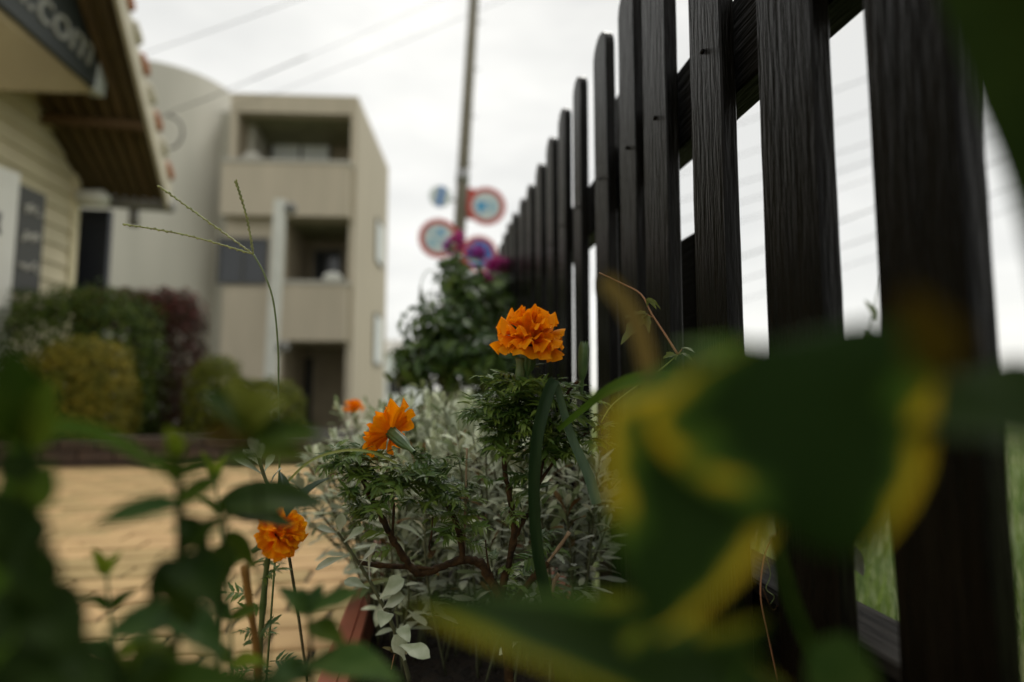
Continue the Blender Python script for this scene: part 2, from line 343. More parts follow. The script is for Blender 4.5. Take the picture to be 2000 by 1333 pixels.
def smooth_path(pts, sub=4):
    """Catmull-Rom through pts"""
    P = [V(p) for p in pts]; out = []
    if len(P) < 3: 
        return [P[0].lerp(P[-1], i / sub) for i in range(sub + 1)]
    for i in range(len(P)-1):
        p0 = P[max(i-1,0)]; p1 = P[i]; p2 = P[i+1]; p3 = P[min(i+2,len(P)-1)]
        for k in range(sub):
            t = k / sub
            out.append(0.5 * ((2*p1) + (p2-p0)*t + (2*p0-5*p1+4*p2-p3)*t*t + (3*p1-p0-3*p2+p3)*t*t*t))
    out.append(P[-1]); return out

WM = {}
def place(o, Mw, parent=None):
    if parent is not None:
        o.parent = parent; o.matrix_basis = WM[parent].inverted() @ Mw
    else: o.matrix_basis = Mw
    WM[o] = Mw.copy(); return o
def mesh_of(name, mb, m, smooth=True, uv=None):
    me = bpy.data.meshes.new(name); me.from_pydata([tuple(v) for v in mb.v], [], mb.f); me.materials.append(m)
    if smooth: me.polygons.foreach_set('use_smooth', [True] * len(me.polygons))
    if uv:
        lay = me.uv_layers.new(name='blade')
        for lp in me.loops: lay.data[lp.index].uv = uv[lp.vertex_index]
    return me
def put(name, mb, m, parent=None, smooth=False, uv=None, kind=None):
    c = V((0,0,0))
    for v in mb.v: c += v
    c /= max(1, len(mb.v))
    mb.v = [v - c for v in mb.v]
    o = bpy.data.objects.new(name, mesh_of(name, mb, m, smooth, uv)); COL.objects.link(o)
    if kind: o['kind'] = kind
    return place(o, Matrix.Translation(c), parent)
def inst(name, me, Mw, parent):
    o = bpy.data.objects.new(name, me); COL.objects.link(o); return place(o, Mw, parent)
def thing(name, label, cat, loc, group=None):
    o = bpy.data.objects.new(name, None); COL.objects.link(o); o.empty_display_size = 0.05
    o['label'] = label; o['category'] = cat
    if group: o['group'] = group
    return place(o, Matrix.Translation(V(loc)))
def tag(o, label, cat, group=None):
    o['label'] = label; o['category'] = cat
    if group: o['group'] = group
    return o
def struct(name, mb, m, smooth=False):
    return put(name, mb, m, None, smooth, kind='structure')

def frame(base, direc, nrm):
    y = direc.normalized(); z = nrm - y * nrm.dot(y)
    z = z.normalized() if z.length > 1e-5 else y.orthogonal().normalized()
    x = y.cross(z)
    m = Matrix.Identity(4)
    for i in range(3): m[i][0] = x[i]; m[i][1] = y[i]; m[i][2] = z[i]; m[i][3] = base[i]
    return m

SHAPES = {
    'ovate':   lambda t: (math.sin(math.pi * min(1, t ** 0.75)) ** 0.85) * (1 - 0.25 * t),
    'oblong':  lambda t: max(0.0, min(1, t / 0.45 + 0.12)) ** 0.9 * (1 - max(0, (t - 0.6) / 0.4) ** 2.2) ** 0.7,
    'lance':   lambda t: math.sin(math.pi * t ** 0.62) ** 0.9 if 0 < t < 1 else 0.0,
    'blade':   lambda t: (0.55 + 0.45 * min(1, t * 4)) * (1 - t ** 3),
    'heart':   lambda t: min(1, t * 5) ** 0.5 * (1 - t ** 2.3) ** 0.8 * (1.02 - 0.1 * t),
    'spoon':   lambda t: (0.16 + 0.84 * max(0, min(1, (t - 0.15) / 0.45)) ** 1.3) * (1 - max(0, (t - 0.62) / 0.38) ** 2.4) ** 0.65,
}
def leaf_grid(Ln, W, shape='ovate', nl=8, nw=4, fold=0.25, arch=0.15, serr=0.0, wave=0.0, twist=0.0, ph=0.0, side=0.0):
    """blade along +Y, normal +Z. arch bends the tip down, fold raises the margins, side curves sideways"""
    vs, uv, fs = [], [], []
    sh = SHAPES[shape]
    for i in range(nl + 1):
        t = i / nl; w = max(0.004, sh(t)) * W * 0.5
        if serr: w *= 1 + serr * (0.5 if i % 2 else -0.5)
        a = arch * t * 1.6
        yy = Ln * (math.sin(a) / max(1e-6, arch * 1.6) if abs(arch) > 1e-4 else t)
        zz = -Ln * ((1 - math.cos(a)) / (arch * 1.6) if abs(arch) > 1e-4 else 0)
        tw = twist * t
        for j in range(nw + 1):
            u = -1 + 2 * j / nw
            x = u * w; z = abs(u) * w * fold + wave * W * math.sin(t * 11 + ph + (u > 0) * 1.7) * abs(u) ** 1.5
            x2 = x * math.cos(tw) - z * math.sin(tw); z2 = x * math.sin(tw) + z * math.cos(tw)
            vs.append(V((x2 + side * Ln * t * t, yy, zz + z2))); uv.append((0.5 + 0.5 * u, t))
    for i in range(nl):
        for j in range(nw):
            a = i * (nw + 1) + j; fs.append((a, a + 1, a + nw + 2, a + nw + 1))
    return vs, fs, uv
def leaf_between(name, base, tip, W, m, parent, nrm=None, arch=0.25, shape='ovate', fold=0.2, serr=0.0, wave=0.03, nl=12, nw=6, side=0.0, twist=0.0):
    base, tip = V(base), V(tip)
    d = tip - base
    if nrm is None: nrm = (CAM - base).normalized() * 0.8 + V((0, 0, 0.9))
    vs, fs, uv = leaf_grid(1.0, W / d.length, shape, nl, nw, fold, arch, serr, wave, twist, rnd() * 6, side)
    # scale and turn so that the middle of the last row lands on the tip
    mid = vs[nl * (nw + 1) + nw // 2]; k = d.length / mid.length
    F = frame(base, d, nrm)
    ang = math.atan2(mid.z, mid.y)
    Rx = Matrix.Rotation(-ang, 4, 'X')
    mb = MB(); mb.add([F @ (Rx @ (v * k)) for v in vs], fs)
    return put(name, mb, m, parent, True, uv)

# ------------------------------------------------------------------ setting: ground, road, pavement
def smoothstep(t): t = max(0, min(1, t)); return t * t * (3 - 2 * t)
def ground_h(x, y): return -1.1 * smoothstep((y - 4.6) / 6.5) * smoothstep((4.5 - x) / 4.0) - 0.02
def sheet(xs, ys, h):
    mb = MB(); vs = [V((x, y, h(x, y))) for y in ys for x in xs]; n = len(xs)
    mb.add(vs, [(j*n+i, j*n+i+1, (j+1)*n+i+1, (j+1)*n+i) for j in range(len(ys)-1) for i in range(n-1)])
    return mb
xs = [-900,-300,-100,-50,-25,-15,-10,-8,-6,-5,-4,-3,-2,-1,0,.3,.6,1,1.5,2,3,4,5,6,8,12,20,40,80,200,500,900]
ys = [-60,-20,-8,-3,-1,0,1,2,3,4,4.5,5,5.5,6,6.5,7,7.5,8,8.5,9,9.5,10,10.5,11,12,14,17,20,30,60,120,300,700,1500]
struct('ground', sheet(xs, ys, lambda x, y: ground_h(x, y) - 0.06 * (x < 0.3 and y < 4.5)), M['ground'], True)
struct('road', sheet([-30,-15,-8,-6,-5,-4,-3,-2,-1,0,1,1.6], [8.4,8.8,9.2,9.6,10,10.4,10.8,11.2,12,13.2], lambda x, y: ground_h(x, y) + 0.03), M['asphalt'], True)

# paved path: bed with single pavers in running bond
bed = MB().box((-4.6, -1.0, -0.12), (-0.116, 4.1, -0.010))
pav = struct('pavement', bed, M['joint'])
PL, PW, PH, GAP = 0.200, 0.100, 0.05, 0.010
pm = [mesh_of('paver', MB().cbox((-PL/2+GAP/2, -PW/2+GAP/2, -PH), (PL/2-GAP/2, PW/2-GAP/2, 0), 0.004), M['paver'], False)]
cand = []
for r in range(-10, 41):
    y = 0.05 + r * PW
    for c in range(22):
        x = -0.22 - c * PL - (0.1 if r % 2 else 0)
        q = proj(V((x, y, 0))); vis = q and -60 < q[0] < 800 and 800 < q[1] < 1400
        cand.append((0 if vis else 1, y * y + x * x, x, y))
cand.sort()
half_me = mesh_of('paver', MB().cbox((-PL/4+GAP/2, -PW/2+GAP/2, -PH), (PL/4-GAP/2, PW/2-GAP/2, 0), 0.004), M['paver'], False)
for r in range(1, 41, 2):
    inst('paver', half_me, Matrix.Translation((-0.170, 0.05 + r * PW, U(-.002, .001))), pav)
rest = MB()
for i, (nv, dd, x, y) in enumerate(cand):
    z = U(-0.003, 0.001); rx = U(-0.008, 0.008); ry = U(-0.006, 0.006)
    Mx = Matrix.Translation((x, y, z)) @ Euler((rx, ry, U(-.008, .008))).to_matrix().to_4x4()
    if i < 270: inst('paver', pm[0], Mx, pav)
    else: rest.box((-PL/2+GAP/2, -PW/2+GAP/2, -PH), (PL/2-GAP/2, PW/2-GAP/2, 0), Mx)
put('paver', rest, M['paver_i'], pav, kind='stuff')

# ------------------------------------------------------------------ apartment block with round stair tower, far left
BY = 14.0
O3 = atY(700, 190, BY)
th = math.radians(5.1)
br, bd = V((math.cos(th), -math.sin(th), 0)), V((math.sin(th), math.cos(th), 0))
OB = V((O3.x, O3.y, 0))
def B(p): return OB - br * p.x + bd * p.y + V((0, 0, p.z))       # local: x leftwards, y into the building, z up
def bpx(px, py, v):
    r = ray(px, py); t = (OB + bd * v - CAM).dot(bd) / r.dot(bd); p = CAM + r * t
    return (-(p - OB).dot(br), p.z)
def zY(py, v=0.0): return bpx(600, py, v)[1]
apt = thing('apartment_block', 'beige three storey apartment block with recessed balconies and a flat roof', 'building', B(V((1.6, 2, -1.1))))
G0 = -1.15
zr, zf, p3t, p3b, p2t, p2b = zY(186), zY(222), zY(330), zY(430), zY(560), zY(668)
UL = bpx(447, 300, 0)[0]; UM = bpx(556, 500, 0)[0]
bb = lambda lo, hi: MB().box(lo, hi, B)
put('wall', bb((0.0, 1.9, G0), (UL, 4.6, zr)), M['beige'], apt)
put('recess_shade_wall', bb((0.165, 1.885, G0), (UL - .165, 1.897, zf - .004)), M['recess_shade'], apt)  # thin wall sheets with the recess shade put into their colour
put('recess_shade_wall', bb((UL - .176, .15, p3t), (UL - .164, 1.88, zf - .004)), M['recess_shade'], apt)
put('recess_shade_wall', bb((UM - .012, .15, G0), (UM - .002, 1.88, p3b - .004)), M['recess_shade'], apt)
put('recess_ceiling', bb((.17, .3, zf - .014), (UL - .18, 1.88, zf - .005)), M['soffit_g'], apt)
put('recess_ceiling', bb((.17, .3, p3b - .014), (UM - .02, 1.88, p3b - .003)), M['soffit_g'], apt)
put('wall', bb((0.0, 0.0, G0), (0.16, 1.882, zr - 0.003)), M['beige_side'], apt)
put('roof_slab', bb((0.163, -0.003, zf), (UL, 1.882, zr)), M['beige'], apt)
put('wall', bb((UL - 0.16, 0.003, p3t), (UL - 0.003, 1.882, zf - 0.003)), M['beige'], apt)
put('wall', bb((UM, 0.0, G0), (UL, 1.882, p3b - 0.003)), M['beige'], apt)
for (zt, zb, u1) in ((p3t, p3b, UL), (p2t, p2b, UM - 0.003)):
    b_ = put('balcony', bb((0.10, -0.32, zb), (u1, 0.14, zt)), M['beige'], apt)
    put('floor_slab', bb((0.163, 0.143, zb), (u1, 1.882, zb + 0.18)), M['beige'], b_)
    put('coping', bb((0.07, -0.35, zt + 0.002), (u1 + 0.01, 0.17, zt + 0.09)), M['coping'], b_)
def window(px0, py0, px1, py1, v, curtain=None, parent=None):
    u0, z1 = bpx(px1, py0, v); u1, z0 = bpx(px0, py1, v)
    f = MB(); w = 0.06
    for lo, hi in (((u0, v-.05, z0), (u0+w, v-.003, z1)), ((u1-w, v-.05, z0), (u1, v-.003, z1)), ((u0+w, v-.05, z1-w), (u1-w, v-.003, z1)),
                   ((u0+w, v-.05, z0), (u1-w, v-.003, z0+w)), (((u0+u1)/2-w/2, v-.05, z0+w), ((u0+u1)/2+w/2, v-.003, z1-w))):
        f.box(lo, hi, B)
    wo_ = put('window', f, M['frame'], parent or apt)
    um = (u0 + u1) / 2
    for a, b2 in ((u0 + w, um - w/2), (um + w/2, u1 - w)):
        put('pane', bb((a, v-.025, z0+w), (b2, v-.012, z1-w)), M['curtain'] if curtain else M['glass'], wo_)
    return wo_
window(527, 272, 648, 345, 1.88, True)
window(424, 466, 526, 556, 0.0)
window(612, 490, 668, 572, 1.88)
window(556, 480, 600, 572, 1.88)
put('door', bb((bpx(610, 690, 1.8)[0], 1.82, G0), (bpx(566, 690, 1.8)[0], 1.88, zY(700, 1.8))), M['glass'], apt)
for (v0, v1, z0, z1) in ((2.6, 3.7, 4.2, 5.5), (2.6, 3.7, 1.2, 2.7)):
    sw = put('window', bb((-0.04, v0, z0), (-0.003, v1, z1)), M['frame'], apt)
    put('pane', bb((-0.05, v0+.08, z0+.08), (-0.042, v1-.08, z1-.08)), M['curtain'], sw)
# the round stair tower is built onto the block
TC = atY(318, 400, 15.6); R_T = 1.75
tw = MB(); segs = 40; zt = atY(450, 184, 15.6).z - 0.18
for z in (G0, zt):
    for k in range(segs):
        a = 2 * math.pi * k / segs; tw.v.append(V((TC.x + R_T*math.cos(a), TC.y + R_T*math.sin(a), z)))
for k in range(segs): tw.f.append((k, (k+1) % segs, segs + (k+1) % segs, segs + k))
tw.f.append(tuple(range(segs, 2*segs)))
put('stair_tower', tw, M['greywall'], apt, True).data.polygons[segs].use_smooth = False
put('wall', MB().box((TC.x + 1.1, 14.9, G0), (OB.x - UL + 0.4, 18.3, zr - 0.2)), M['greywall'], apt)

def post_at(px_top, py_top, px_bot, Y, w, name, label, cat, m):
    t_ = atY(px_top, py_top, Y); 
    b_ = V((atY(px_bot, 770, Y).x - 0.0, Y, ground_h(t_.x, Y)))
    o = thing(name, label, cat, b_)
    ax = (t_ - b_)
    mb = MB(); s = w / 2
    mb.add([b_ + V((i*s, j*s, 0)) for i, j in ((-1,-1),(1,-1),(1,1),(-1,1))] + [t_ + V((i*s, j*s, 0)) for i, j in ((-1,-1),(1,-1),(1,1),(-1,1))],
           ((0,3,2,1),(4,5,6,7),(0,1,5,4),(1,2,6,5),(2,3,7,6),(3,0,4,7)))
    put('shaft', mb, m, o)
    return o, b_, t_
po, pb, pt_ = post_at(548, 392, 524, 12.0, 0.20, 'gate_post', 'tall pale square post standing in front of the beige apartment block', 'post', M['white'])
for fz in (0.97, 0.45):
    c = pb.lerp(pt_, fz) + V((0.22, -0.02, 0))
    lm = MB(); lm.tube([c + V((0, 0, -.12)), c + V((0,0,-.06)), c + V((0, 0, .06)), c + V((0,0,.12))], [.06, .11, .11, .05], 10)
    la = put('lamp_bracket', lm, M['gutter'], po, True)
    put('arm', MB().tube([c, pb.lerp(pt_, fz) + V((0.1, 0, 0))], .02, 6), M['gutter'], la)
# bundles on the balcony rails
def lump(name, c, r, m, label, cat):
    mb = MB(); n1, n2 = 8, 12
    for i in range(n1 + 1):
        a = math.pi * i / n1
        for k in range(n2):
            b_ = 2*math.pi*k/n2; n_ = 1 + 0.18 * mnoise.noise(V((i*.7, k*.6, r.x*9)))
            mb.v.append(c + V((r.x*math.sin(a)*math.cos(b_), r.y*math.sin(a)*math.sin(b_), r.z*math.cos(a))) * n_ if False else c + V((r.x*math.sin(a)*math.cos(b_)*n_, r.y*math.sin(a)*math.sin(b_)*n_, r.z*math.cos(a)*n_)))
    for i in range(n1):
        for k in range(n2):
            mb.f.append((i*n2+k, i*n2+(k+1) % n2, (i+1)*n2+(k+1) % n2, (i+1)*n2+k))
    return tag(put(name, mb, m, None, True), label, cat)
u_, z_ = bpx(500, 322, 0.1); lump('bundle', B(V((u_, -.15, p3t + 0.2))), V((.22, .1, .13)), M['coping'], 'pale rounded bundle on the top balcony rail', 'bundle')
u_, z_ = bpx(655, 556, 0.1); lump('bundle', B(V((u_, -.15, p2t + 0.2))), V((.22, .1, .13)), M['white'], 'white rounded bundle on the middle balcony rail', 'bundle')

# pale house far behind, right of the block
hs = thing('distant_house', 'distant whitish house between the apartment block and the leafy shrub', 'house', (-2.6, 34, -1.1))
a0, a1 = atY(742, 690, 34), atY(800, 690, 34)
put('wall', MB().box((a0.x, 34, -1.2), (a1.x + .8, 39, a0.z)), M['curtain'], hs)
rf = MB(); xm = (a0.x + a1.x + .8) / 2
rf.add([(a0.x-.3,33.7,a0.z+.01),(a1.x+1.1,33.7,a0.z+.01),(a1.x+1.1,39.3,a0.z+.01),(a0.x-.3,39.3,a0.z+.01),(a0.x-.3,36.5,a0.z+1.0),(a1.x+1.1,36.5,a0.z+1.0)],
       ((0,1,5,4),(2,3,4,5),(0,4,3),(1,2,5),(3,2,1,0)))
put('roof', rf, M['coping'], hs)
put('window', MB().box((a0.x + .5, 33.95, .2), (a0.x + 1.4, 33.99, 1.3)), M['glass'], hs)

# ------------------------------------------------------------------ cream house with shop sign, left
HX = -3.5
hc = atX(150, 380, HX)
house = thing('siding_house', 'cream weatherboard house at the left with a steep overhanging brown roof', 'house', (HX, hc.y, ground_h(HX, hc.y)))
hz0 = -0.6
put('wall', MB().box((-7.5, 1.2, hz0), (HX - 0.03, hc.y - 0.02, 4.3)), M['siding'], house)
nb = 24; bh = 0.175
for i in range(nb):
    z = 0.1 + i * bh
    mb = MB()
    mb.add([(HX - .028, 1.2, z), (HX + .016, 1.2, z), (HX - .008, 1.2, z + bh - .004), (HX - .028, 1.2, z + bh - .004),
            (HX - .028, hc.y - .08, z), (HX + .016, hc.y - .08, z), (HX - .008, hc.y - .08, z + bh - .004), (HX - .028, hc.y - .08, z + bh - .004)],
           ((0,1,2,3),(7,6,5,4),(0,4,5,1),(1,5,6,2),(2,6,7,3),(3,7,4,0)))
    put('siding_board', mb, M['siding'], house)
put('corner_trim', MB().cbox((HX - .03, hc.y - .079, hz0), (HX + .03, hc.y + .02, 4.3), .006), M['trim'], house)
# soffit: from the wall out to the sign
s0, s1 = atX(-40, 178, HX + .02), atX(148, 186, HX + .02)
SX = -2.92
q0, q1 = atX(-40, 2, SX), atX(188, 183, SX)
sf = MB(); a_, b_, c_, d_ = s0, s1, q1 + V((0, 0, 0)), q0
a2 = s0 - (s1 - s0) * 1.4; d2 = q0 - (q1 - q0) * 1.4
up = V((0, 0, .05))
sf.add([a2, b_, c_, d2, a2 + up, b_ + up, c_ + up, d2 + up], ((0,1,2,3),(7,6,5,4),(0,4,5,1),(1,5,6,2),(2,6,7,3),(3,7,4,0)))
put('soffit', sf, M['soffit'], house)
# steep roof over the far end
BL, BR_ = atY(150, 376, 6.2), atY(325, 391, 6.2)
TR = atY(226, -10, 4.7); TL = V((HX - .35, 4.7, TR.z))
TR2 = TR + (TR - BR_) * 0.25; TL2 = TL + (TL - BL) * 0.25
nrm_r = (TR - BR_).cross(BL - BR_).normalized()
if nrm_r.z < 0: nrm_r.negate()
rt = nrm_r * 0.07
rm = MB().add([BL, BR_, TR2, TL2, BL + rt, BR_ + rt, TR2 + rt, TL2 + rt], ((0,3,2,1),(4,5,6,7),(0,1,5,4),(1,2,6,5),(2,3,7,6),(3,0,4,7)))
roof = put('roof', rm, M['brownroof'], house)
nsl = 9
for i in range(nsl):
    f0 = (i + 0.12) / nsl; f1 = (i + 0.62) / nsl
    p = [BL.lerp(BR_, f0), BL.lerp(BR_, f1), TL2.lerp(TR2, f1), TL2.lerp(TR2, f0)]
    dn = -nrm_r * 0.035; z3 = -nrm_r * .001
    put('batten', MB().add([x + z3 for x in p] + [x + dn for x in p], ((0,1,2,3),(7,6,5,4),(0,4,5,1),(1,5,6,2),(2,6,7,3),(3,7,4,0))), M['brownroof'], roof)
k = 0.44; c0, c1 = BL.lerp(TL, k) - nrm_r * .037, BR_.lerp(TR, k) - nrm_r * .037
put('beam', MB().tube([c0 - nrm_r * .05, c1 - nrm_r * .05], .05, 4), M['beam'], roof)
fo = V((0.035, 0, 0))
fs_ = [BR_ + V((.003, 0, -.10)), TR2 + V((.003, 0, -.10)), TR2 + V((.003, 0, .16)), BR_ + V((.003, 0, .16))]
put('fascia', MB().add(fs_ + [x + fo for x in fs_], ((0,1,2,3),(7,6,5,4),(0,4,5,1),(1,5,6,2),(2,6,7,3),(3,7,4,0))), M['fascia'], house)
for i in range(9):
    p = BR_.lerp(TR2, (i + .5) / 9) + V((.02, 0, .19)); e = (TR2 - BR_).normalized() * 0.085
    put('rake_tile', MB().tube([p - e, p - e * .2, p + e], [.055, .06, .05], 8), M['tile'] if i % 2 == 0 else M['fascia'], house, True)
gm = MB(); gy = 6.26
gm.tube([V((BL.x, gy, BL.z - .05)), V((BR_.x + .04, gy, BR_.z - .05))], .065, 10)
gut = put('gutter', gm, M['gutter'], house, True)
dp = atY(262, 420, 6.3)
put('downpipe', MB().tube([V((dp.x, 6.3, BR_.z - .08)), V((dp.x, 6.3, BR_.z - .26))], .05, 8), M['gutter'], house, True)
d0, d1 = atY(152, 408, 6.35), atY(203, 600, 6.35)
put('door', MB().box((d0.x - .5, 6.35, hz0 - .4), (d1.x, 6.42, d0.z)), M['doorway'], house)
put('wall', MB().box((-7.5, hc.y - .01, hz0 - .4), (HX - .25, 6.34, 2.55)), M['doorway'], house)
lc = atY(182, 388, 6.05)
lp = tag(put('wall_lamp', MB().tube([lc + V((-.14,0,0)), lc + V((-.12,0,0)), lc + V((.10,0,0)), lc + V((.15,0,0))], [.04, .085, .085, .03], 12), M['white'], None, True), 'white rounded lamp under the eave of the cream house', 'lamp')
# shop sign: dark board with a pale end post
sg = thing('shop_sign', 'dark charcoal shop sign board with grey lettering under the eave', 'sign', q1)
y0s, y1s, zb = 2.4, q1.y - 0.10, q1.z
tilt = 0.07
def SG(p): return V((SX + p.x + (p.z) * tilt, p.y, zb + p.z))
put('board', MB().box((-.04, y0s, 0.0), (.04, y1s, 1.9), SG), M['sign_dark'], sg)
put('end_post', MB().cbox((-.05, y1s + .002, -.02), (.055, y1s + .13, 1.9), .006, SG), M['sign_edge'], sg)
tx = bpy.data.curves.new('lettering', 'FONT'); tx.body = 'notch.com'; tx.size = 0.40; tx.extrude = 0.006; tx.shear = 0.15; tx.space_character = 0.98
tx.materials.append(M['letter'])
tx.align_x = 'RIGHT'; tmp = bpy.data.objects.new('lettering_outline', tx); COL.objects.link(tmp)
bpy.context.view_layer.update()
lme = bpy.data.meshes.new_from_object(tmp.evaluated_get(bpy.context.evaluated_depsgraph_get())); lme.name = 'lettering'
bpy.data.objects.remove(tmp); to = bpy.data.objects.new('lettering', lme); COL.objects.link(to)
mt = Matrix(((tilt, 0, 1, 0), (0, 1, 0, 0), (0, 0, 0, 0), (0, 0, 0, 1)))
nx = V((1, 0, -tilt)).normalized(); zx = V((0,1,0)); zy = nx.cross(zx)
mt = Matrix.Identity(4)
for i in range(3): mt[i][0] = zx[i]; mt[i][1] = zy[i]; mt[i][2] = nx[i]
pos = SG(V((0.048, y1s - 0.10, 0.13)))
for i in range(3): mt[i][3] = pos[i]
place(to, mt, sg)

# white door ajar with a chalk menu board beside it
dA = atY(-60, 210, 4.35); dB = atY(40, 342, 4.72)
dB = V((dB.x, dB.y, dA.z)); 
wd = thing('white_door', 'white door standing ajar at the left edge of the cream house', 'door', (dB.x, dB.y, 0))
def slab(p, q, z0, z1, t):
    e = (q - p); e.z = 0; e.normalize(); n_ = V((-e.y, e.x, 0)) * t
    P = [V((p.x, p.y, 0)), V((q.x, q.y, 0))]
    vs = [P[0], P[1], P[1] + n_, P[0] + n_]
    return MB().add([v + V((0,0,z0)) for v in vs] + [v + V((0,0,z1)) for v in vs], ((0,3,2,1),(4,5,6,7),(0,1,5,4),(1,2,6,5),(2,3,7,6),(3,0,4,7)))
zdt = atY(38, 340, 4.72).z
put('panel', slab(dA, dB, 0.02, zdt, .05), M['white'], wd)
hk = atY(3, 440, 4.5)
put('handle', MB().tube([hk + V((0,-.03,.08)), hk + V((0,-.05,0)), hk + V((0,-.03,-.08))], .018, 6), M['frame'], wd, True)
mA, mB_ = atY(42, 350, 4.78), atY(88, 412, 5.05)
mn = thing('menu_board', 'dark chalk menu board with three pale lines of writing beside the white door', 'board', (mA.x, mA.y, 0))
ztop = mA.z - .04; zbot = atY(70, 575, 5.0).z
put('slate', slab(mA, mB_, zbot, ztop, .03), M['slate'], mn)
ev = (mB_ - mA); ev.z = 0; wl = ev.length; ev.normalize(); nv = V((ev.y, -ev.x, 0))
hh = ztop - zbot
for r in range(3):
    mb = MB()
    for s_ in range(7):
        zz = ztop - hh * (0.22 + 0.27 * r); u0 = wl * (0.14 + 0.10 * s_)
        p0 = mA + ev * u0; p0.z = zz + U(-.03, .03) * hh; p1 = mA + ev * (u0 + wl * .07); p1.z = zz + U(-.05, .08) * hh
        mb.tube([p0 + nv * .006, p1 + nv * .006], .012, 4)
    put('chalk_line', mb, M['chalk'], mn)

# ------------------------------------------------------------------ clipped bushes behind a low brick edging
def foliage_mb(c, r, n, size, power=2.6, shell=(0.55, 1.0), squash=1.0, tw=0.5):
    mb = MB()
    for _ in range(n):
        while True:
            d = V((U(-1,1), U(-1,1), U(-1,1)))
            l_ = (abs(d.x)**power + abs(d.y)**power + abs(d.z)**power) ** (1/power)
            if 0.2 < l_ < 1: break
        d /= l_
        k_ = U(*shell) * (1 + 0.15 * mnoise.noise(d * 2.3 + c) + 0.09 * mnoise.noise(d * 6 + c))
        p = c + V((d.x*r.x, d.y*r.y, d.z*r.z)) * k_
        nn = (V((d.x/r.x, d.y/r.y, d.z/r.z)).normalized() + V((U(-1,1), U(-1,1), U(-.6,1))) * 0.75).normalized()
        t = nn.cross(V((U(-1,1), U(-1,1), U(-1,1)))).normalized(); s_ = nn.cross(t)
        L_ = size * U(.7, 1.3); W_ = L_ * tw
        mb.add([p - t*L_*.5, p + s_*W_*.5 + nn*W_*.12, p + t*L_*.5, p - s_*W_*.5 + nn*W_*.12], ((0,1,2,3),))
    return mb
def bush(name, label, c, r, n, size, m, power=2.6, ground=0.0, top=None):
    o = thing(name, label, 'bush', (c.x, c.y, ground))
    f = put('foliage', foliage_mb(c, r, n, size, power, (.74, 1.0)), m, o, kind='stuff')
    if top: put('young_leaves', foliage_mb(c + V((0,0,r.z*.78)), V((r.x*.95, r.y*.95, r.z*.26)), n // 6, size, power, (.5, 1.0)), top, o, kind='stuff')
    st = MB()
    for k_ in range(7):
        a = U(0, 6.28); tip = c + V((r.x*.7*math.cos(a), r.y*.7*math.sin(a), r.z*U(-.1,.6)))
        b_ = V((c.x + U(-.08,.08), c.y + U(-.08,.08), ground - .02))
        st.tube(smooth_path([b_, b_.lerp(tip, .5) + V((U(-.05,.05), U(-.05,.05), .05)), tip], 3), [.02,.018,.016,.013,.011,.009,.006], 5)
    put('branch', st, M['bark'], o, True)
    return o
def bpos(px, py, Y): return atY(px, py, Y)
gz = lambda p: ground_h(p.x, p.y)
def bush_px(name, label, x0, y0, x1, y1, Y, dep, n, size, m, power=2.6, top=None):
    c = atY((x0+x1)/2, (y0+y1)/2, Y); s_ = Y / FPX * 1.0
    r = V(((x1-x0)/2*s_, dep, (y1-y0)/2*s_))
    return bush(name, label, c, r, n, size, m, power, min(gz(c), c.z - r.z + .05), top)
bush_px('clipped_hedge', 'dark green clipped hedge in front of the cream house wall', -30, 574, 294, 905, 4.9, .36, 15000, .042, M['hedge'], 3.4)
bush_px('golden_bush', 'rounded golden yellow bush low in front of the green hedge', 68, 670, 243, 905, 4.42, .26, 11000, .032, M['hedge_y'], 3.0)
bush_px('red_bush', 'dark red leaved bush right of the green hedge', 262, 582, 386, 905, 5.3, .3, 9000, .042, M['hedge_r'], 3.2, M['hedge_rt'])
bush_px('red_bush', 'strip of red young leaves showing above the green hedge', 150, 566, 300, 640, 5.45, .22, 2400, .045, M['hedge_rt'])
bush_px('lime_bush', 'low lime green bush right of the dark red bush', 372, 700, 470, 905, 4.8, .25, 4500, .036, M['hedge_yg'])
bush_px('lime_bush', 'loose yellow green bush at the foot of the pale post', 430, 742, 590, 905, 4.6, .25, 5500, .036, M['hedge_yg'])
bush_px('dark_bush', 'low dark bush at the left end of the brick edging', -60, 780, 130, 905, 4.3, .2, 3500, .045, M['hedge'])
edg = thing('brick_edging', 'low dark brown brick edging at the far side of the paving', 'edging', (-2.2, 4.18, 0))
for r in range(3):
    for k_ in range(17):
        x = -4.6 + k_ * 0.222 + (0.11 if r % 2 else 0)
        put('brick', MB().cbox((x, 4.11 + U(0,.008), -.06 + r*.083), (x + .212, 4.23, .016 + r*.083), .006), M['brick'], edg)
struct('planting_bed', sheet([-5,-4,-3,-2,-1,-.6], [4.235, 4.5, 5, 5.6], lambda x, y: 0.13 + 0.02*mnoise.noise(V((x*2,y*2,0)))), M['soil'], True)

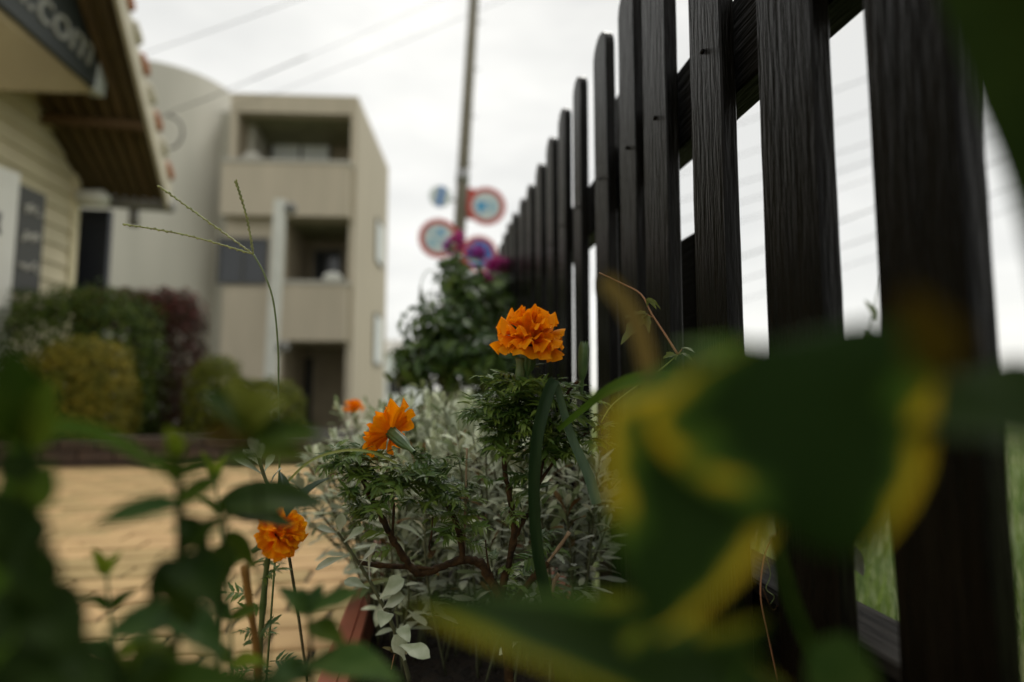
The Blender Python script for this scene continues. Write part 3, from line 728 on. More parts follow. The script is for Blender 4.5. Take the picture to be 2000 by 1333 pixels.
# ------------------------------------------------------------------ utility pole, road signs, cables
PY = 9.0
p_top, p_mid = atY(926, -10, PY), atY(893, 520, PY)
pd = (p_top - p_mid).normalized()
pbase = p_mid - pd * ((p_mid.z + 1.0) / pd.z); ptop = p_top + pd * 2.2
pole = thing('utility_pole', 'slender leaning concrete utility pole behind the road signs', 'pole', pbase)
put('shaft', MB().tube([pbase, pbase.lerp(ptop, .5), ptop], [.115, .095, .075], 14), M['concrete'], pole, True)
for fz in (.30, .36, .42, .50, .58, .66, .74, .82):
    c = pbase.lerp(ptop, fz); sg_ = 1 if int(fz * 100) % 4 else -1
    put('step_bolt', MB().tube([c, c + V((.16 * sg_, 0, 0))], .011, 6), M['steel'], pole)
put('band', MB().tube([pbase.lerp(ptop,.47), pbase.lerp(ptop,.49)], .108, 14), M['steel'], pole, True)
def disc_poly(r, n=36): return [(r*math.cos(2*math.pi*i/n), r*math.sin(2*math.pi*i/n)) for i in range(n)]
def road_sign(px, py, Y, r, label, ring, face, marks, turn=0.0):
    c = atY(px, py, Y)
    nrm_ = V((math.sin(turn), -math.cos(turn), 0)); xr = V((math.cos(turn), math.sin(turn), 0))
    T = lambda p: c + xr * p.x + V((0,0,1)) * p.y + nrm_ * p.z
    o = thing('road_sign', label, 'road sign', c)
    put('plate', MB().prism(disc_poly(r), -.012, 0, T), M['steel'], o)
    put('face', MB().prism(disc_poly(r*.985), .001, .004, T), face, o)
    if ring:
        n = 40; mb = MB()
        for rr, d in ((r, .0045), (r, .008), (r*.74, .008), (r*.74, .0045)):
            mb.v.extend(T(V((rr*math.cos(2*math.pi*i/n), rr*math.sin(2*math.pi*i/n), d))) for i in range(n))
        for s_ in range(4):
            for i in range(n):
                j = (i+1) % n; t_ = (s_+1) % 4
                mb.f.append((s_*n+i, s_*n+j, t_*n+j, t_*n+i))
        put('ring', mb, ring, o)
    for poly, m_ in marks:
        put('symbol', MB().prism([(x*r, y*r) for x, y in poly], .0045, .0075, T), m_, o)
    # bracket to the pole
    k_ = (c.z - pbase.z) / (ptop.z - pbase.z); pp = pbase.lerp(ptop, k_)
    put('bracket', MB().tube([c - nrm_*.02, V((c.x, pp.y, c.z)) if abs(c.x-pp.x) > .15 else pp, pp], .018, 6), M['steel'], o)
    return o
truck = [([(-.52,-.22),(.02,-.22),(.02,.22),(-.52,.22)], M['midblue']), ([(.16,-.22),(.50,-.22),(.50,.10),(.34,.30),(.16,.30)], M['paleblue']),
         ([(-.42,-.38),(-.20,-.38),(-.20,-.24),(-.42,-.24)], M['midblue']), ([(.20,-.38),(.42,-.38),(.42,-.24),(.20,-.24)], M['paleblue'])]
bikes = [([(-.02,.16),(.26,.16),(.30,.32),(.16,.52),(-.06,.46)], M['midblue']), ([(-.55,-.40),(-.10,-.44),(-.06,-.14),(-.30,.0),(-.55,-.10)], M['paleblue']),
         ([(-.60,.52),(-.50,.60),(.60,-.52),(.50,-.60)], M['paleblue'])]
road_sign(860, 384, 8.84, .175, 'small white round road sign with a single blue slanting bar', None, M['signwhite'], [([(-.38,-.82),(.10,-.98),(.42,.82),(-.02,.98)], M['blue'])])
road_sign(950, 403, 8.84, .31, 'red ringed round road sign with a blue truck, right of the pole', M['red'], M['signwhite'], truck)
road_sign(857, 466, 8.84, .318, 'red ringed round road sign with blue symbols, left of the pole', M['red'], M['signwhite'], bikes)
road_sign(936, 496, 8.84, .290, 'red ringed blue road sign half hidden by the violet flowers', M['red'], M['blue'], [([(-.60,.50),(-.50,.60),(.60,-.50),(.50,-.60)], M['red'])])
road_sign(918, 398, 9.2, .27, 'plain red sign back edge showing behind the truck sign', M['red'], M['red'], [], 0.5)
def cable(p0, p1, r, sag, label, group):
    pts = []
    for i in range(17):
        t = i/16; pts.append(p0.lerp(p1, t) - V((0,0, sag*4*t*(1-t))))
    return tag(put('overhead_cable', MB().tube(pts, r, 5), M['cable'], None, True), label, 'cable', group)
ORD = ['uppermost', 'second from the top', 'third from the top', 'fourth from the top', 'fifth from the top', 'sixth from the top', 'seventh from the top', 'lowest']
for qi, (xa, ya, xb, yb, Y, r) in enumerate(((270,100,560,-5,10,.006), (460,162,800,15,11,.004), (600,150,900,25,11,.005))):
    d_ = V((xb-xa, yb-ya, 0)); xa2, ya2, xb2, yb2 = xa - d_.x*.6, ya - d_.y*.6, xb + d_.x*1.2, yb + d_.y*1.2
    cable(atY(xa2, ya2, Y+1), atY(xb2, yb2, Y-1), r, .12, ORD[qi] + ' of three thin cables left of the utility pole', 'cables left of the pole')
for qi, (xa, ya, xb, yb, r) in enumerate(((1500,215,2000,35,.008), (1480,285,2000,105,.006), (1480,340,2000,175,.008), (1490,375,2000,208,.008), (1500,408,2000,238,.007), (1490,480,2000,290,.012), (1480,530,2000,352,.009), (1480,570,2000,395,.006))):
    d_ = V((xb-xa, yb-ya, 0)); 
    cable(atY(xa - d_.x*.5, ya - d_.y*.5, 12), atY(xb + d_.x*.3, yb + d_.y*.3, 9), r, .1, ORD[qi] + ' of eight thin cables in the sky behind the right pickets', 'cables behind the fence')
# bundle with a hanging loop near the tower
lb = [atY(*p) for p in ((318,232,11.2),(345,215,11.2),(400,195,11.2),(470,165,11.2),(600,110,11.0))]
tag(put('cable_bundle', MB().tube(smooth_path(lb, 4), .008, 6), M['cable'], None, True), 'thicker cable bundle running up from the brown roof across the tower', 'cable')
lb = [atY(x, y, 11.15) for x, y in ((330,225),(352,240),(356,265),(345,285),(326,290),(312,278))]
tag(put('cable_loop', MB().tube(smooth_path(lb, 5), .020, 6), M['cable'], None, True), 'loop of spare cable hanging in front of the grey stair tower', 'cable')

# ------------------------------------------------------------------ field and trees beyond the fence
grass = MB()
for _ in range(9000):
    y = 0.2 + 7 * rnd() ** 1.6; x = 0.40 + U(0, 0.5 + y * 1.15)
    h = U(.07, .24); a = U(0, 6.28); b_ = V((x, y, -.03)); lean = V((math.cos(a), math.sin(a), 0)) * h * U(.1, .6); w = V((-math.sin(a), math.cos(a), 0)) * U(.002, .004)
    m_ = b_ + lean * .35 + V((0,0,h*.6))
    grass.add([b_ - w, b_ + w, m_ + w*.8, m_ - w*.8, b_ + lean + V((0,0,h))], ((0,1,2,3),(3,2,4)))
go = put('grass', grass, M['grass'], None, kind='stuff')
def tree(label, px, py_top, Y, w, n, m):
    t_ = atY(px, py_top, Y); g_ = ground_h(t_.x, Y)
    o = thing('tree', label, 'tree', (t_.x, Y, g_))
    h = t_.z - g_; trunk = MB()
    trunk.tube(smooth_path([V((t_.x, Y, g_-.1)), V((t_.x + .1*w, Y, g_ + h*.35)), V((t_.x, Y, g_ + h*.8))], 3), [h*.05,h*.045,h*.04,h*.035,h*.03,h*.022,h*.012], 7)
    for k_ in range(5):
        a = U(0, 6.28); s_ = V((t_.x, Y, g_ + h*U(.3,.5))); trunk.tube([s_, s_ + V((math.cos(a)*w*.3, math.sin(a)*w*.3, h*.2))], [h*.02, h*.008], 5)
    put('trunk', trunk, M['bark'], o, True)
    mb = MB()
    for k_ in range(7):
        a = U(0, 6.28); c = V((t_.x + math.cos(a)*w*.32*rnd(), Y + math.sin(a)*w*.3, g_ + h*U(.45,.85)))
        f = foliage_mb(c, V((w*.3, w*.3, h*.16)), n//7, .05*w+.1, 2.0, (.4, 1.0)); mb.add(f.v, f.f)
    put('crown', mb, m, o, kind='stuff')
tree('hazy green tree far across the field, seen between the two right pickets', 1660, 690, 60, 6, 900, M['far_leaf'])
tree('pale low tree at the field edge beside the vine strand', 1716, 730, 40, 3.5, 700, M['far_leaf'])
tree('low distant tree in the field right of the nearest picket', 1985, 740, 55, 6, 700, M['far_leaf'])
bush_px('field_bush', 'yellow green bush low in the field between the two right pickets', 1635, 745, 1740, 850, 5.0, .3, 1500, .05, M['hedge_yg'])
hv = thing('hanging_vine', 'thin vine strand with two oval leaves hanging between the right pickets', 'vine', at(1700, 560, 1.5))
put('stem', MB().tube(smooth_path([at(1722,540,1.5), at(1708,600,1.5), at(1700,640,1.5), at(1698,700,1.5), at(1712,840,1.5), at(1716,1000,1.5)], 4), .0018, 5), M['greenstem'], hv, True)
for (a, b_) in (((1712,632),(1688,586)), ((1700,694),(1690,648)), ((1702,715),(1690,700)), ((1712,760),(1722,725))):
    leaf_between('leaf', at(*a, 1.5), at(*b_, 1.48), .035, M['far_leaf'], hv)

# ------------------------------------------------------------------ black picket fence
FX, FT = 0.25, 0.0145
fence = thing('picket_fence', 'black painted wooden picket fence with round topped pickets running away on the right', 'fence', (FX, 1.2, -0.02))
ZTOP = 1.05
yfar = [atX(x, 568, FX).y for x in (1715, 1493, 1356, 1262, 1213, 1162, 1121, 1091, 1067, 1046, 1028, 1014, 999)]
wid = [.056, .064, .060, .068, .060, .066, .052, .060, .068, .072, .072, .072, .072]
y = yfar[-1]
while y < 2.75:
    y += 0.119 * U(.95, 1.05); yfar.append(y); wid.append(.072)
near = [yfar[0] - .118 * (i + 1) for i in range(7)]
specs = list(zip(yfar, wid)) + [(yy, .062) for yy in near]
def picket(yf, w, seed):
    y0, y1 = yf - w, yf; top = ZTOP + 0.008 * math.sin(seed * 7.3); r = w / 2
    prof = []      # (half width, centre shift, z)
    zs = [-0.02 + (top - r + .02) * i / 34 for i in range(35)]
    L_, R_ = [], []
    for i, z in enumerate(zs):
        j = 0.0007 * mnoise.noise(V((seed * 3.1, z * 26, 0))) + .0005 * mnoise.noise(V((seed, z * 70, 4)))
        j2 = 0.0009 * mnoise.noise(V((seed * 5.7, z * 30, 9))) + .0006 * mnoise.noise(V((seed, z * 75, 2)))
        L_.append((y0 + j, z)); R_.append((y1 + j2, z))
    arc = [((y0 + y1)/2 - r * math.cos(math.pi * k_ / 10), top - r + r * 0.95 * math.sin(math.pi * k_ / 10)) for k_ in range(1, 10)]
    poly = L_ + arc + R_[::-1]
    mb = MB(); n = len(poly); cy = (y0 + y1)/2; c = .0016
    lean = 0.0022 * math.sin(seed * 12.9); bow = 0.0010 * math.sin(seed * 4.4)
    def xo(z): return lean * (z - .4) + bow * math.sin(z * 3)
    def ring(x, ins):
        o = len(mb.v)
        for i, (yy, z) in enumerate(poly):
            dy = cy - yy; s_ = (1 if dy > 0 else -1) * min(abs(dy), ins)
            zz = z - (ins if z > top - r else 0) * max(0, min(1, (z - (top - r)) / r))
            mb.v.append(V((x + xo(z), yy + s_, zz)))
        return o
    o0 = ring(FX, c); o1 = ring(FX + c, 0); o2 = ring(FX + FT - c, 0); o3 = ring(FX + FT, c)
    for a, b_ in ((o0, o1), (o1, o2), (o2, o3)):
        for i in range(n):
            j = (i + 1) % n; mb.f.append((a+i, a+j, b_+j, b_+i))
    # faces as strips between the two sides, then the round top as a fan
    for o, flip in ((o0, False), (o3, True)):
        for i in range(34):
            q = (o+i, o+i+1, o+n-2-i, o+n-1-i); mb.f.append(q if not flip else q[::-1])
        q = tuple(o + i for i in range(34, 34 + 11)); mb.f.append(q[::-1] if flip else q)
    return mb
for i, (yf, w) in enumerate(specs):
    pk = put('picket', picket(yf, w, i + 1), M['fence'], fence)
    for z in (0.5 + .315, 0.5 - .215):
        if -0.1 < yf < 1.3:
            sc = MB(); c = V((FX - .0002, yf - w/2 + U(-.004,.004), z + U(-.006,.006)))
            sc.tube([c + V((.001,0,0)), c + V((-.0015,0,0)), c + V((-.0022,0,0))], [.0026, .0026, .0014], 10)
            put('screw_head', sc, M['fence'], pk, True)
XR = FX + FT + .010
Y0R, Y1R = near[-1] - .1, yfar[-1] + .05
rails = []
for (zt_, zb_, m_) in ((0.5 + .362, 0.5 + .272, M['rail']), (0.5 - .172, 0.5 - .262, M['rail'])):
    mb = MB(); n = 60
    prof = [(0, zb_+.002), (.002, zb_), (.030, zb_), (.032, zb_+.002), (.032, zt_-.002), (.030, zt_), (.002, zt_), (0, zt_-.002)]
    for i in range(n + 1):
        yy = Y0R + (Y1R - Y0R) * i / n; dz = .0015 * mnoise.noise(V((yy*6, zt_*9, 0)))
        mb.v.extend(V((XR + a, yy, b_ + dz)) for a, b_ in prof)
    for i in range(n):
        for k_ in range(8): mb.f.append((i*8+k_, i*8+(k_+1) % 8, (i+1)*8+(k_+1) % 8, (i+1)*8+k_))
    mb.f.append(tuple(range(7,-1,-1))); mb.f.append(tuple(n*8+k_ for k_ in range(8)))
    rails.append(put('rail', mb, m_, fence))
put('rail_cap', MB().cbox((XR - .002, Y0R, 0.5 - .1715), (XR + .05, Y1R, 0.5 - .160), .002), M['rail_bare'], rails[1])
pp_ = atX(1356, 452, XR + .034)
put('post', MB().cbox((XR + .034, pp_.y, -.05), (XR + .085, pp_.y + .06, pp_.z), .003), M['rail'], fence)
put('post', MB().cbox((XR + .034, .855, -.05), (XR + .085, .945, 1.0), .003), M['rail'], fence)
put('post', MB().cbox((XR + .034, 2.3, -.05), (XR + .085, 2.36, .98), .003), M['rail'], fence)

# ------------------------------------------------------------------ terracotta trough with soil
RZ = 0.22; OX, IX = -0.106, -0.074
kx = (0.5 - RZ)
tr = thing('planter_trough', 'long terracotta plastic planter trough with a grooved rim', 'planter', (0.05, .6, 0))
TX1, TY0, TY1 = 0.205, 0.12, 1.30
def loop(x0, x1, y0_, y1_, z): return [V((x0,y0_,z)), V((x1,y0_,z)), V((x1,y1_,z)), V((x0,y1_,z))]
def lathe_rect(offs):
    """rings of a rounded-less rectangular trough; offs = (inset, z)"""
    mb = MB()
    for i_, z in offs: mb.v.extend(loop(OX + i_, TX1 - i_, TY0 + i_, TY1 - i_, z))
    for a in range(len(offs) - 1):
        for k_ in range(4): mb.f.append((a*4+k_, a*4+(k_+1) % 4, a*4+4+(k_+1) % 4, a*4+4+k_))
    return mb
w_ = IX - OX
put('rim', lathe_rect([(.004, RZ-.03), (0, RZ-.028), (0, RZ-.004), (.0025, RZ-.0004), (w_*.60, RZ), (w_*.62, RZ-.0018), (w_*.68, RZ-.0018), (w_*.70, RZ+.0016), (w_*.95, RZ+.0016), (w_, RZ-.001), (w_+.001, RZ-.02)]), M['terracotta'], tr)
put('body', lathe_rect([(.012, RZ-.0295), (.03, 0.004), (.05, 0.0)]), M['terracotta'], tr)
sheet_s = MB(); nx_, ny_ = 26, 80
for j in range(ny_ + 1):
    for i in range(nx_ + 1):
        x = IX + .002 + (TX1 + OX - IX - .004 - IX*0 - (IX - OX) * 0 - OX) * 0 + (TX1 - w_ - .004 - IX) * i / nx_; yy = TY0 + w_ + .002 + (TY1 - TY0 - 2*w_ - .004) * j / ny_
        sheet_s.v.append(V((x, yy, .178 + .006*mnoise.noise(V((x*40, yy*40, 0))) + .004*mnoise.noise(V((x*110, yy*110, 3))))))
for j in range(ny_):
    for i in range(nx_): sheet_s.f.append((j*(nx_+1)+i, j*(nx_+1)+i+1, (j+1)*(nx_+1)+i+1, (j+1)*(nx_+1)+i))
put('soil', sheet_s, M['soil'], tr)
SOIL = 0.178
# soil strip between trough and fence
struct('soil_strip', sheet([.208,.24,.28,.34,.42], [-1,0,.5,1,1.5,2,3,4], lambda x, y: -.005 + .012*mnoise.noise(V((x*12, y*9, 1)))), M['soil'], True)

# ------------------------------------------------------------------ shrub with violet and magenta flowers by the far fence
shr = thing('flowering_shrub', 'leafy dark green shrub with violet and magenta flower clusters against the far fence', 'shrub', (0.02, 1.55, 0))
fo_ = MB()
for (px, py, Y, rx, rz, n) in ((880,700,1.55,100,80,900), (850,640,1.6,65,70,500), (930,620,1.7,90,95,900), (900,560,1.75,50,60,350), (970,570,1.9,50,50,350), (810,720,1.5,50,45,260), (960,720,1.45,90,70,700), (880,520,1.8,22,40,90), (790,690,1.5,28,14,36)):
    c = atY(px, py, Y); s_ = Y / FPX
    f = foliage_mb(c, V((rx*s_*1.08, .16, rz*s_*1.05)), int(n*.75), .040, 2.0, (.25, 1.0), tw=.42); fo_.add(f.v, f.f)
put('foliage', fo_, M['shrub'], shr, kind='stuff')
for (bx, tx_, ty_, Y) in ((870,880,480,1.8), (900,935,480,1.75), (930,975,520,1.85), (860,820,560,1.6), (880,770,680,1.5), (900,845,620,1.6), (940,960,640,1.6)):
    tp = atY(tx_, ty_, Y); bs = V((tp.x * .4 + .03, Y - .02, .0))
    put('stem', MB().tube(smooth_path([bs, bs.lerp(tp, .5) + V((U(-.02,.02), 0, .02)), tp], 4), [.006 - .0005*i for i in range(9)], 5), M['bark'], shr, True)
arc_ = [atY(x, y_, 1.6) for x, y_ in ((835,600),(822,560),(838,528),(870,545))]
put('stem', MB().tube(smooth_path(arc_, 5), .0016, 5), M['greenstem'], shr, True)
for (px, py, Y, rx, rz, m_, n) in ((934,494,1.75,24,15,M['violet'],240), (978,518,1.85,34,20,M['magenta'],420), (893,470,1.8,20,22,M['magenta'],150), (875,482,1.8,16,16,M['violet'],110), (950,545,1.8,22,16,M['magenta'],110), (868,600,1.65,10,8,M['magenta'],40)):
    c = atY(px, py, Y); s_ = Y / FPX
    put('flower_cluster', foliage_mb(c, V((rx*s_, .03, rz*s_)), n, .013, 2.0, (.3, 1.0), tw=.7), m_, shr)

# ------------------------------------------------------------------ silver-leaved plants filling the trough
silver_meshes = []
for k_ in range(12):
    vs, fs, uv = leaf_grid(1.0, U(.17, .27), 'spoon', 7, 4, U(-.5, .5), U(.2, .75), 0, .02, U(-.3, .3), rnd()*6, U(-.06,.06))
    mb = MB().add(vs, fs); silver_meshes.append(mesh_of('leaf', mb, M['silver'] if k_ < 8 else (M['silver_green'] if k_ < 11 else M['silver_dead']), True))
def silver_plant(label, shoots, group='silver leaved plants in the trough', joined=False):
    b0 = shoots[0][0]
    o = thing('silver_plant', label, 'plant', (b0.x, b0.y, SOIL), group)
    mass = MB(); massg = MB(); spots = []
    for (bs, tp, bend, n, size) in shoots:
        path = smooth_path([bs, bs.lerp(tp, .55) + bend, tp], 6)
        put('stem', MB().tube(path, [.0017 - .0007 * i / len(path) for i in range(len(path))], 5), M['silverstem'], o, True)
        Np = len(path) - 1; az = U(0, 6.28)
        for q in range(n):
            t = 0.30 + 0.70 * (q / max(1, n - 1)) ** 0.70
            i = min(Np - 1, int(t * Np)); p = path[i].lerp(path[i+1], t * Np - i); ax = (path[i+1] - path[i]).normalized()
            for sd in (0, math.pi):
                a = az + q * 1.571 + sd + U(-.35, .35); e1 = ax.orthogonal().normalized(); e2 = ax.cross(e1)
                out_ = e1 * math.cos(a) + e2 * math.sin(a)
                lift = 0.45 + 1.5 * (q / n) ** 2 + U(-.3, .3)
                d_ = (out_ + ax * lift).normalized(); nn = (ax - out_ * .35 + V((U(-.3,.3), U(-.3,.3), 0)))
                s_ = size * (1.0 if q < n - 2 else .78) * U(.55, 1.25)
                spots.append((p + out_ * .001, d_, nn, s_))
        top_ax = (path[-1] - path[-2]).normalized()
        for k_ in range(3):
            a = U(0, 6.28); e1 = top_ax.orthogonal().normalized(); e2 = top_ax.cross(e1)
            d_ = (top_ax + (e1*math.cos(a) + e2*math.sin(a)) * .35).normalized()
            spots.append((path[-1], d_, e1*math.cos(a) + e2*math.sin(a), size * .62))
    spots.sort(key=lambda x: (x[0] - CAM).length)
    for k_, (p, d_, nn, s_) in enumerate(spots):
        Fm = frame(p, d_, nn) @ Matrix.Diagonal((s_ * U(.9,1.25), s_, s_, 1)); me = random.choice(silver_meshes)
        if k_ < 280 and not joined: inst('leaf', me, Fm, o)
        else: (mass if me.materials[0] == M['silver'] else massg).add([Fm @ v.co for v in me.vertices], [tuple(f.vertices) for f in me.polygons])
    for mi, (mb_, m_) in enumerate(((mass, M['silver']), (massg, M['silver_green']))):
        if mb_.v: put('leaf', mb_, m_, o, True, kind='stuff')
def shoot(px, py, d, size=.037, n=9, spread=.03, bend=None):
    tp = at(px, py, d); bs = V((max(IX + .012, min(TX1 - w_ - .02, tp.x + U(-spread, spread))), max(.2, tp.y + U(-.01, .05)), SOIL))
    hgt = max(.03, tp.z - SOIL); n_ = max(4, int(n * min(1.5, hgt / .11)))
    return (bs, tp, bend or V((U(-.014,.014), U(-.014,.014), U(0,.008))), n_, size)
def shoots(n, x0, x1, top0, top1, d0, d1, jit=30):
    out = []
    for k_ in range(n):
        f = (k_ + U(.1,.9)) / n; d = U(d0, d1)
        out.append(shoot(x0 + (x1-x0)*f, top0 + (top1-top0)*f + U(-jit*.4, jit), d))
    return out
silver_plant('silver leaved plant at the far end of the trough, paler and most blurred', shoots(20, 650, 1030, 805, 778, .92, 1.16, 40), joined=True)
silver_plant('silver leaved plant in far mid trough behind the drooping bloom', shoots(16, 640, 830, 872, 795, .76, .90, 60))
silver_plant('silver leaved plant in far mid trough left of the upright bloom stem', shoots(17, 820, 1010, 790, 800, .74, .88, 60))
silver_plant('silver leaved plant spilling over the left side of the trough', shoots(17, 570, 730, 930, 900, .72, .86, 70))
silver_plant('silver leaved plant between the brown marigold stems', shoots(17, 740, 960, 905, 850, .64, .74, 60))
silver_plant('silver leaved plant right of the brown marigold stems by the fence', shoots(18, 960, 1200, 855, 900, .62, .76, 60))
silver_plant('silver leaved plant low in the trough under the woody branches', shoots(15, 770, 930, 1015, 985, .64, .74, 70))
silver_plant('silver leaved plant low in the trough below the leek leaf', shoots(17, 930, 1190, 990, 1000, .60, .72, 90))
# single sharp shoots near the rim
rim = thing('silver_plant', 'silver leaved runner leaning out over the terracotta rim', 'plant', at(760, 1300, .5), 'silver leaved plants in the trough')
pth = smooth_path([at(800,1330,.47), at(770,1230,.47), at(725,1140,.465), at(690,1085,.46), at(660,1040,.455)], 6)
put('stem', MB().tube(pth, [.0021 - .00004*i for i in range(len(pth))], 6), M['silverstem'], rim, True)
for (b_, t_, w) in (((662,1045),(618,1032),.0085), ((664,1042),(668,1002),.009), ((672,1060),(712,1030),.0075), ((684,1085),(616,1113),.0085), ((725,1140),(735,1062),.014), ((742,1170),(790,1132),.017), ((700,1110),(735,1075),.010),
                    ((755,1200),(735,1225),.0), ((790,1290),(770,1240),.015), ((748,1190),(790,1165),.015), ((775,1260),(840,1285),.014), ((720,1150),(672,1135),.010)):
    if w: leaf_between('leaf', at(*b_, .462 + U(-.008,.008)), at(*t_, .45 + U(-.01,.02)), w, M['silver'], rim, None, .3, 'spoon', .25, nl=10, nw=6)
leaf_between('leaf', at(756,1196,.462), at(744,1226,.45), .014, M['silver'], rim, None, .2, 'heart', .3)
leaf_between('leaf', at(782,1225,.47), at(800,1255,.46), .012, M['silver'], rim, None, .2, 'heart', .3)
up_ = thing('silver_plant', 'single silver sprig rising at the left of the third marigold', 'plant', at(520, 1000, .5), 'silver leaved plants in the trough')
pth = smooth_path([at(600,1330,.60), at(575,1150,.55), at(545,990,.5), at(520,940,.5), at(505,895,.5)], 6)
put('stem', MB().tube(pth, .0016, 6), M['silverstem'], up_, True)
for (b_, t_, w) in (((507,900),(487,852),.010), ((508,905),(512,865),.007), ((512,915),(475,878),.008), ((516,930),(455,893),.0075), ((515,925),(535,885),.007), ((528,950),(550,915),.008), ((540,980),(520,950),.008), ((545,990),(580,960),.009)):
    leaf_between('leaf', at(*b_, .5), at(*t_, .5 + U(-.015,.015)), w, M['silver'], up_, None, .25, 'spoon', .3, nl=9, nw=4)

# ------------------------------------------------------------------ marigolds
def petal_mesh(Ln, W, th0, th1, ruf, ph, freq, nl=10, nw=20, cup=.25):
    """fan petal: starts at the axis, runs outwards; th0 and th1 are its angles from the flower axis (+Z)"""
    mb = MB(); mb.uv = []; r = .0018; z = 0.0; pos = []; ang = []
    for i in range(nl + 1):
        t = i / nl; a = th0 + (th1 - th0) * t ** 1.4; pos.append((r, z)); ang.append(a)
        r += math.sin(a) * Ln / nl; z += math.cos(a) * Ln / nl
    for i in range(nl + 1):
        t = i / nl; hw = W * .5 * (0.14 + 0.86 * t ** .85) * (1 - .18 * max(0, t - .8) / .2)
        for j in range(nw + 1):
            u = -1 + 2 * j / nw
            rim_ = 1 - (.14 * abs(u) ** 2.4 + .07 * abs(math.sin(u * 3.1 + ph)) + .012 * math.sin(u * 11 + ph * 2)) * t ** 2
            rr, zz = pos[i]; r0, z0 = pos[0]
            rr = r0 + (rr - r0) * rim_; zz = z0 + (zz - z0) * rim_
            nr, nz_ = -math.cos(ang[i]), math.sin(ang[i])
            k = ruf * Ln * t ** 1.8 * (math.sin(u * freq + ph) * .6 + .4 * math.sin(u * freq * 2.1 + ph * 1.7)) + cup * hw * u * u * (1 - .6 * t) + .012 * Ln * math.sin(u * 24) * t
            mb.v.append(V((u * hw, rr + nr * k, zz + nz_ * k))); mb.uv.append((.5 + .5*u + ph, t))
    for i in range(nl):
        for j in range(nw):
            a = i * (nw + 1) + j; mb.f.append((a, a + 1, a + nw + 2, a + nw + 1))
    return mb
def calyx_mb(Ln, r0, r1, ribs=9, neck=.0022):
    prof = [(-.35, neck*.9), (-.12, neck*1.0), (0, neck*1.25), (.12, r0*.75), (.35, r0), (.65, r0*1.02), (.88, r1), (1.0, r1*1.05), (1.03, r1*.8)]
    mb = MB(); n = ribs * 4
    for t, r in prof:
        for k_ in range(n):
            a = 2*math.pi*k_/n; rr = r * (1 + (.09 * math.cos(a * ribs) if t > 0 else 0)); zz = t * Ln + (.06*Ln*abs(math.cos(a*ribs/2)) if t > .95 else 0)
            mb.v.append(V((rr*math.cos(a), rr*math.sin(a), zz)))
    for i in range(len(prof)-1):
        for k_ in range(n): mb.f.append((i*n+k_, i*n+(k_+1) % n, (i+1)*n+(k_+1) % n, (i+1)*n+k_))
    return mb
def flower(parent, center, axis, spin, layers, Lcal, rcal, mats):
    """center = where petals leave the calyx; layers = (count, length, width, th0, th1, ruffle)"""
    q = axis.normalized().to_track_quat('Z', 'Y').to_matrix().to_4x4()
    Mw = Matrix.Translation(center) @ q @ Matrix.Rotation(spin, 4, 'Z')
    cm_ = calyx_mb(Lcal, rcal, rcal * 1.02)
    cm_.v = [Mw @ (v - V((0, 0, Lcal * .97))) for v in cm_.v]
    head = put('flower_head', cm_, M['calyx'], parent, True)
    for (n, Ln, W, t0, t1, ruf, m_, zo) in layers:
        Ln *= .91; W *= .91
        off = U(0, 6.28)
        for k_ in range(n):
            pmb = petal_mesh(Ln * U(.78, 1.06), W * U(.85, 1.25), t0 + U(-.1,.1), t1 + U(-.38,.38), ruf * U(.8,1.6), U(0,6.28), U(3.2, 6.0))
            Rz = Matrix.Rotation(off + 2*math.pi*(k_ + U(-.14,.14))/n, 4, 'Z')
            pmb.v = [Mw @ (Rz @ (v + V((0,0,zo)))) for v in pmb.v]
            put('petal', pmb, m_, head, True, pmb.uv)
    return head, Mw

def leaflet(mb, base, direc, nrm, Ln, W):
    F = frame(base, direc, nrm)
    vs, fs, uv = leaf_grid(1.0, W/Ln, 'lance', 6, 2, .35, U(.1,.5), .35, 0, U(-.4,.4))
    mb.add([F @ (v * Ln) for v in vs], fs)
def pinnate(name, base, direc, nrm, Ln, parent, m=None, pairs=5, wide=1.0):
    """feathery marigold leaf: a rachis with toothed leaflets, one mesh"""
    mb = MB(); d = direc.normalized(); droop = V((0, 0, -1)) * U(.1, .5)
    pts = [base + d * Ln * t + droop * Ln * t * t * .5 for t in (0, .25, .5, .75, 1)]
    mb.tube(pts, [Ln*.018, Ln*.016, Ln*.014, Ln*.011, Ln*.006], 4)
    sidev = d.cross(nrm).normalized()
    for k_ in range(pairs):
        t = .22 + .70 * k_ / pairs
        p = base + d * Ln * t + droop * Ln * t * t * .5
        ll = Ln * (.34 + .22 * math.sin(math.pi * (.25 + .6 * t))) * U(.8, 1.15) * wide
        for s_ in (-1, 1):
            leaflet(mb, p, (d * U(.45,.8) + sidev * s_ * .9 + nrm * U(-.35,.35) + droop * t * .3), nrm + V((U(-.4,.4), U(-.4,.4), U(-.2,.3))), ll, ll * U(.20, .30))
    leaflet(mb, pts[-1] - d * Ln * .02, pts[-1] - pts[-2], nrm, Ln * .36, Ln * .12)
    return put(name, mb, m or M['mleaf'], parent, True)
def stem_px(parent, pts, r0, r1, m, name='stem', n=7, bumps=True, sub=4):
    path = smooth_path([at(*p) for p in pts], sub)
    N = len(path); kf = 1.25 if name == 'branch' else 1.0
    rad = [kf * (r0 + (r1 - r0) * i / (N - 1)) * (1 + (.22 if bumps and i % sub == 0 else 0) + U(-.12,.12)) for i in range(N)]
    if name == 'branch': path = [p + V((U(-1,1), U(-1,1), U(-1,1))) * .0007 for p in path]
    mb = MB().tube(path, rad, n); put(name, mb, m, parent, True)
    return path
mg = thing('marigold_plant', 'marigold with woody branches, an upright orange bloom, a drooping bloom and a closed bud', 'flower', at(1000, 1440, .5), 'marigold plants')
D = .50
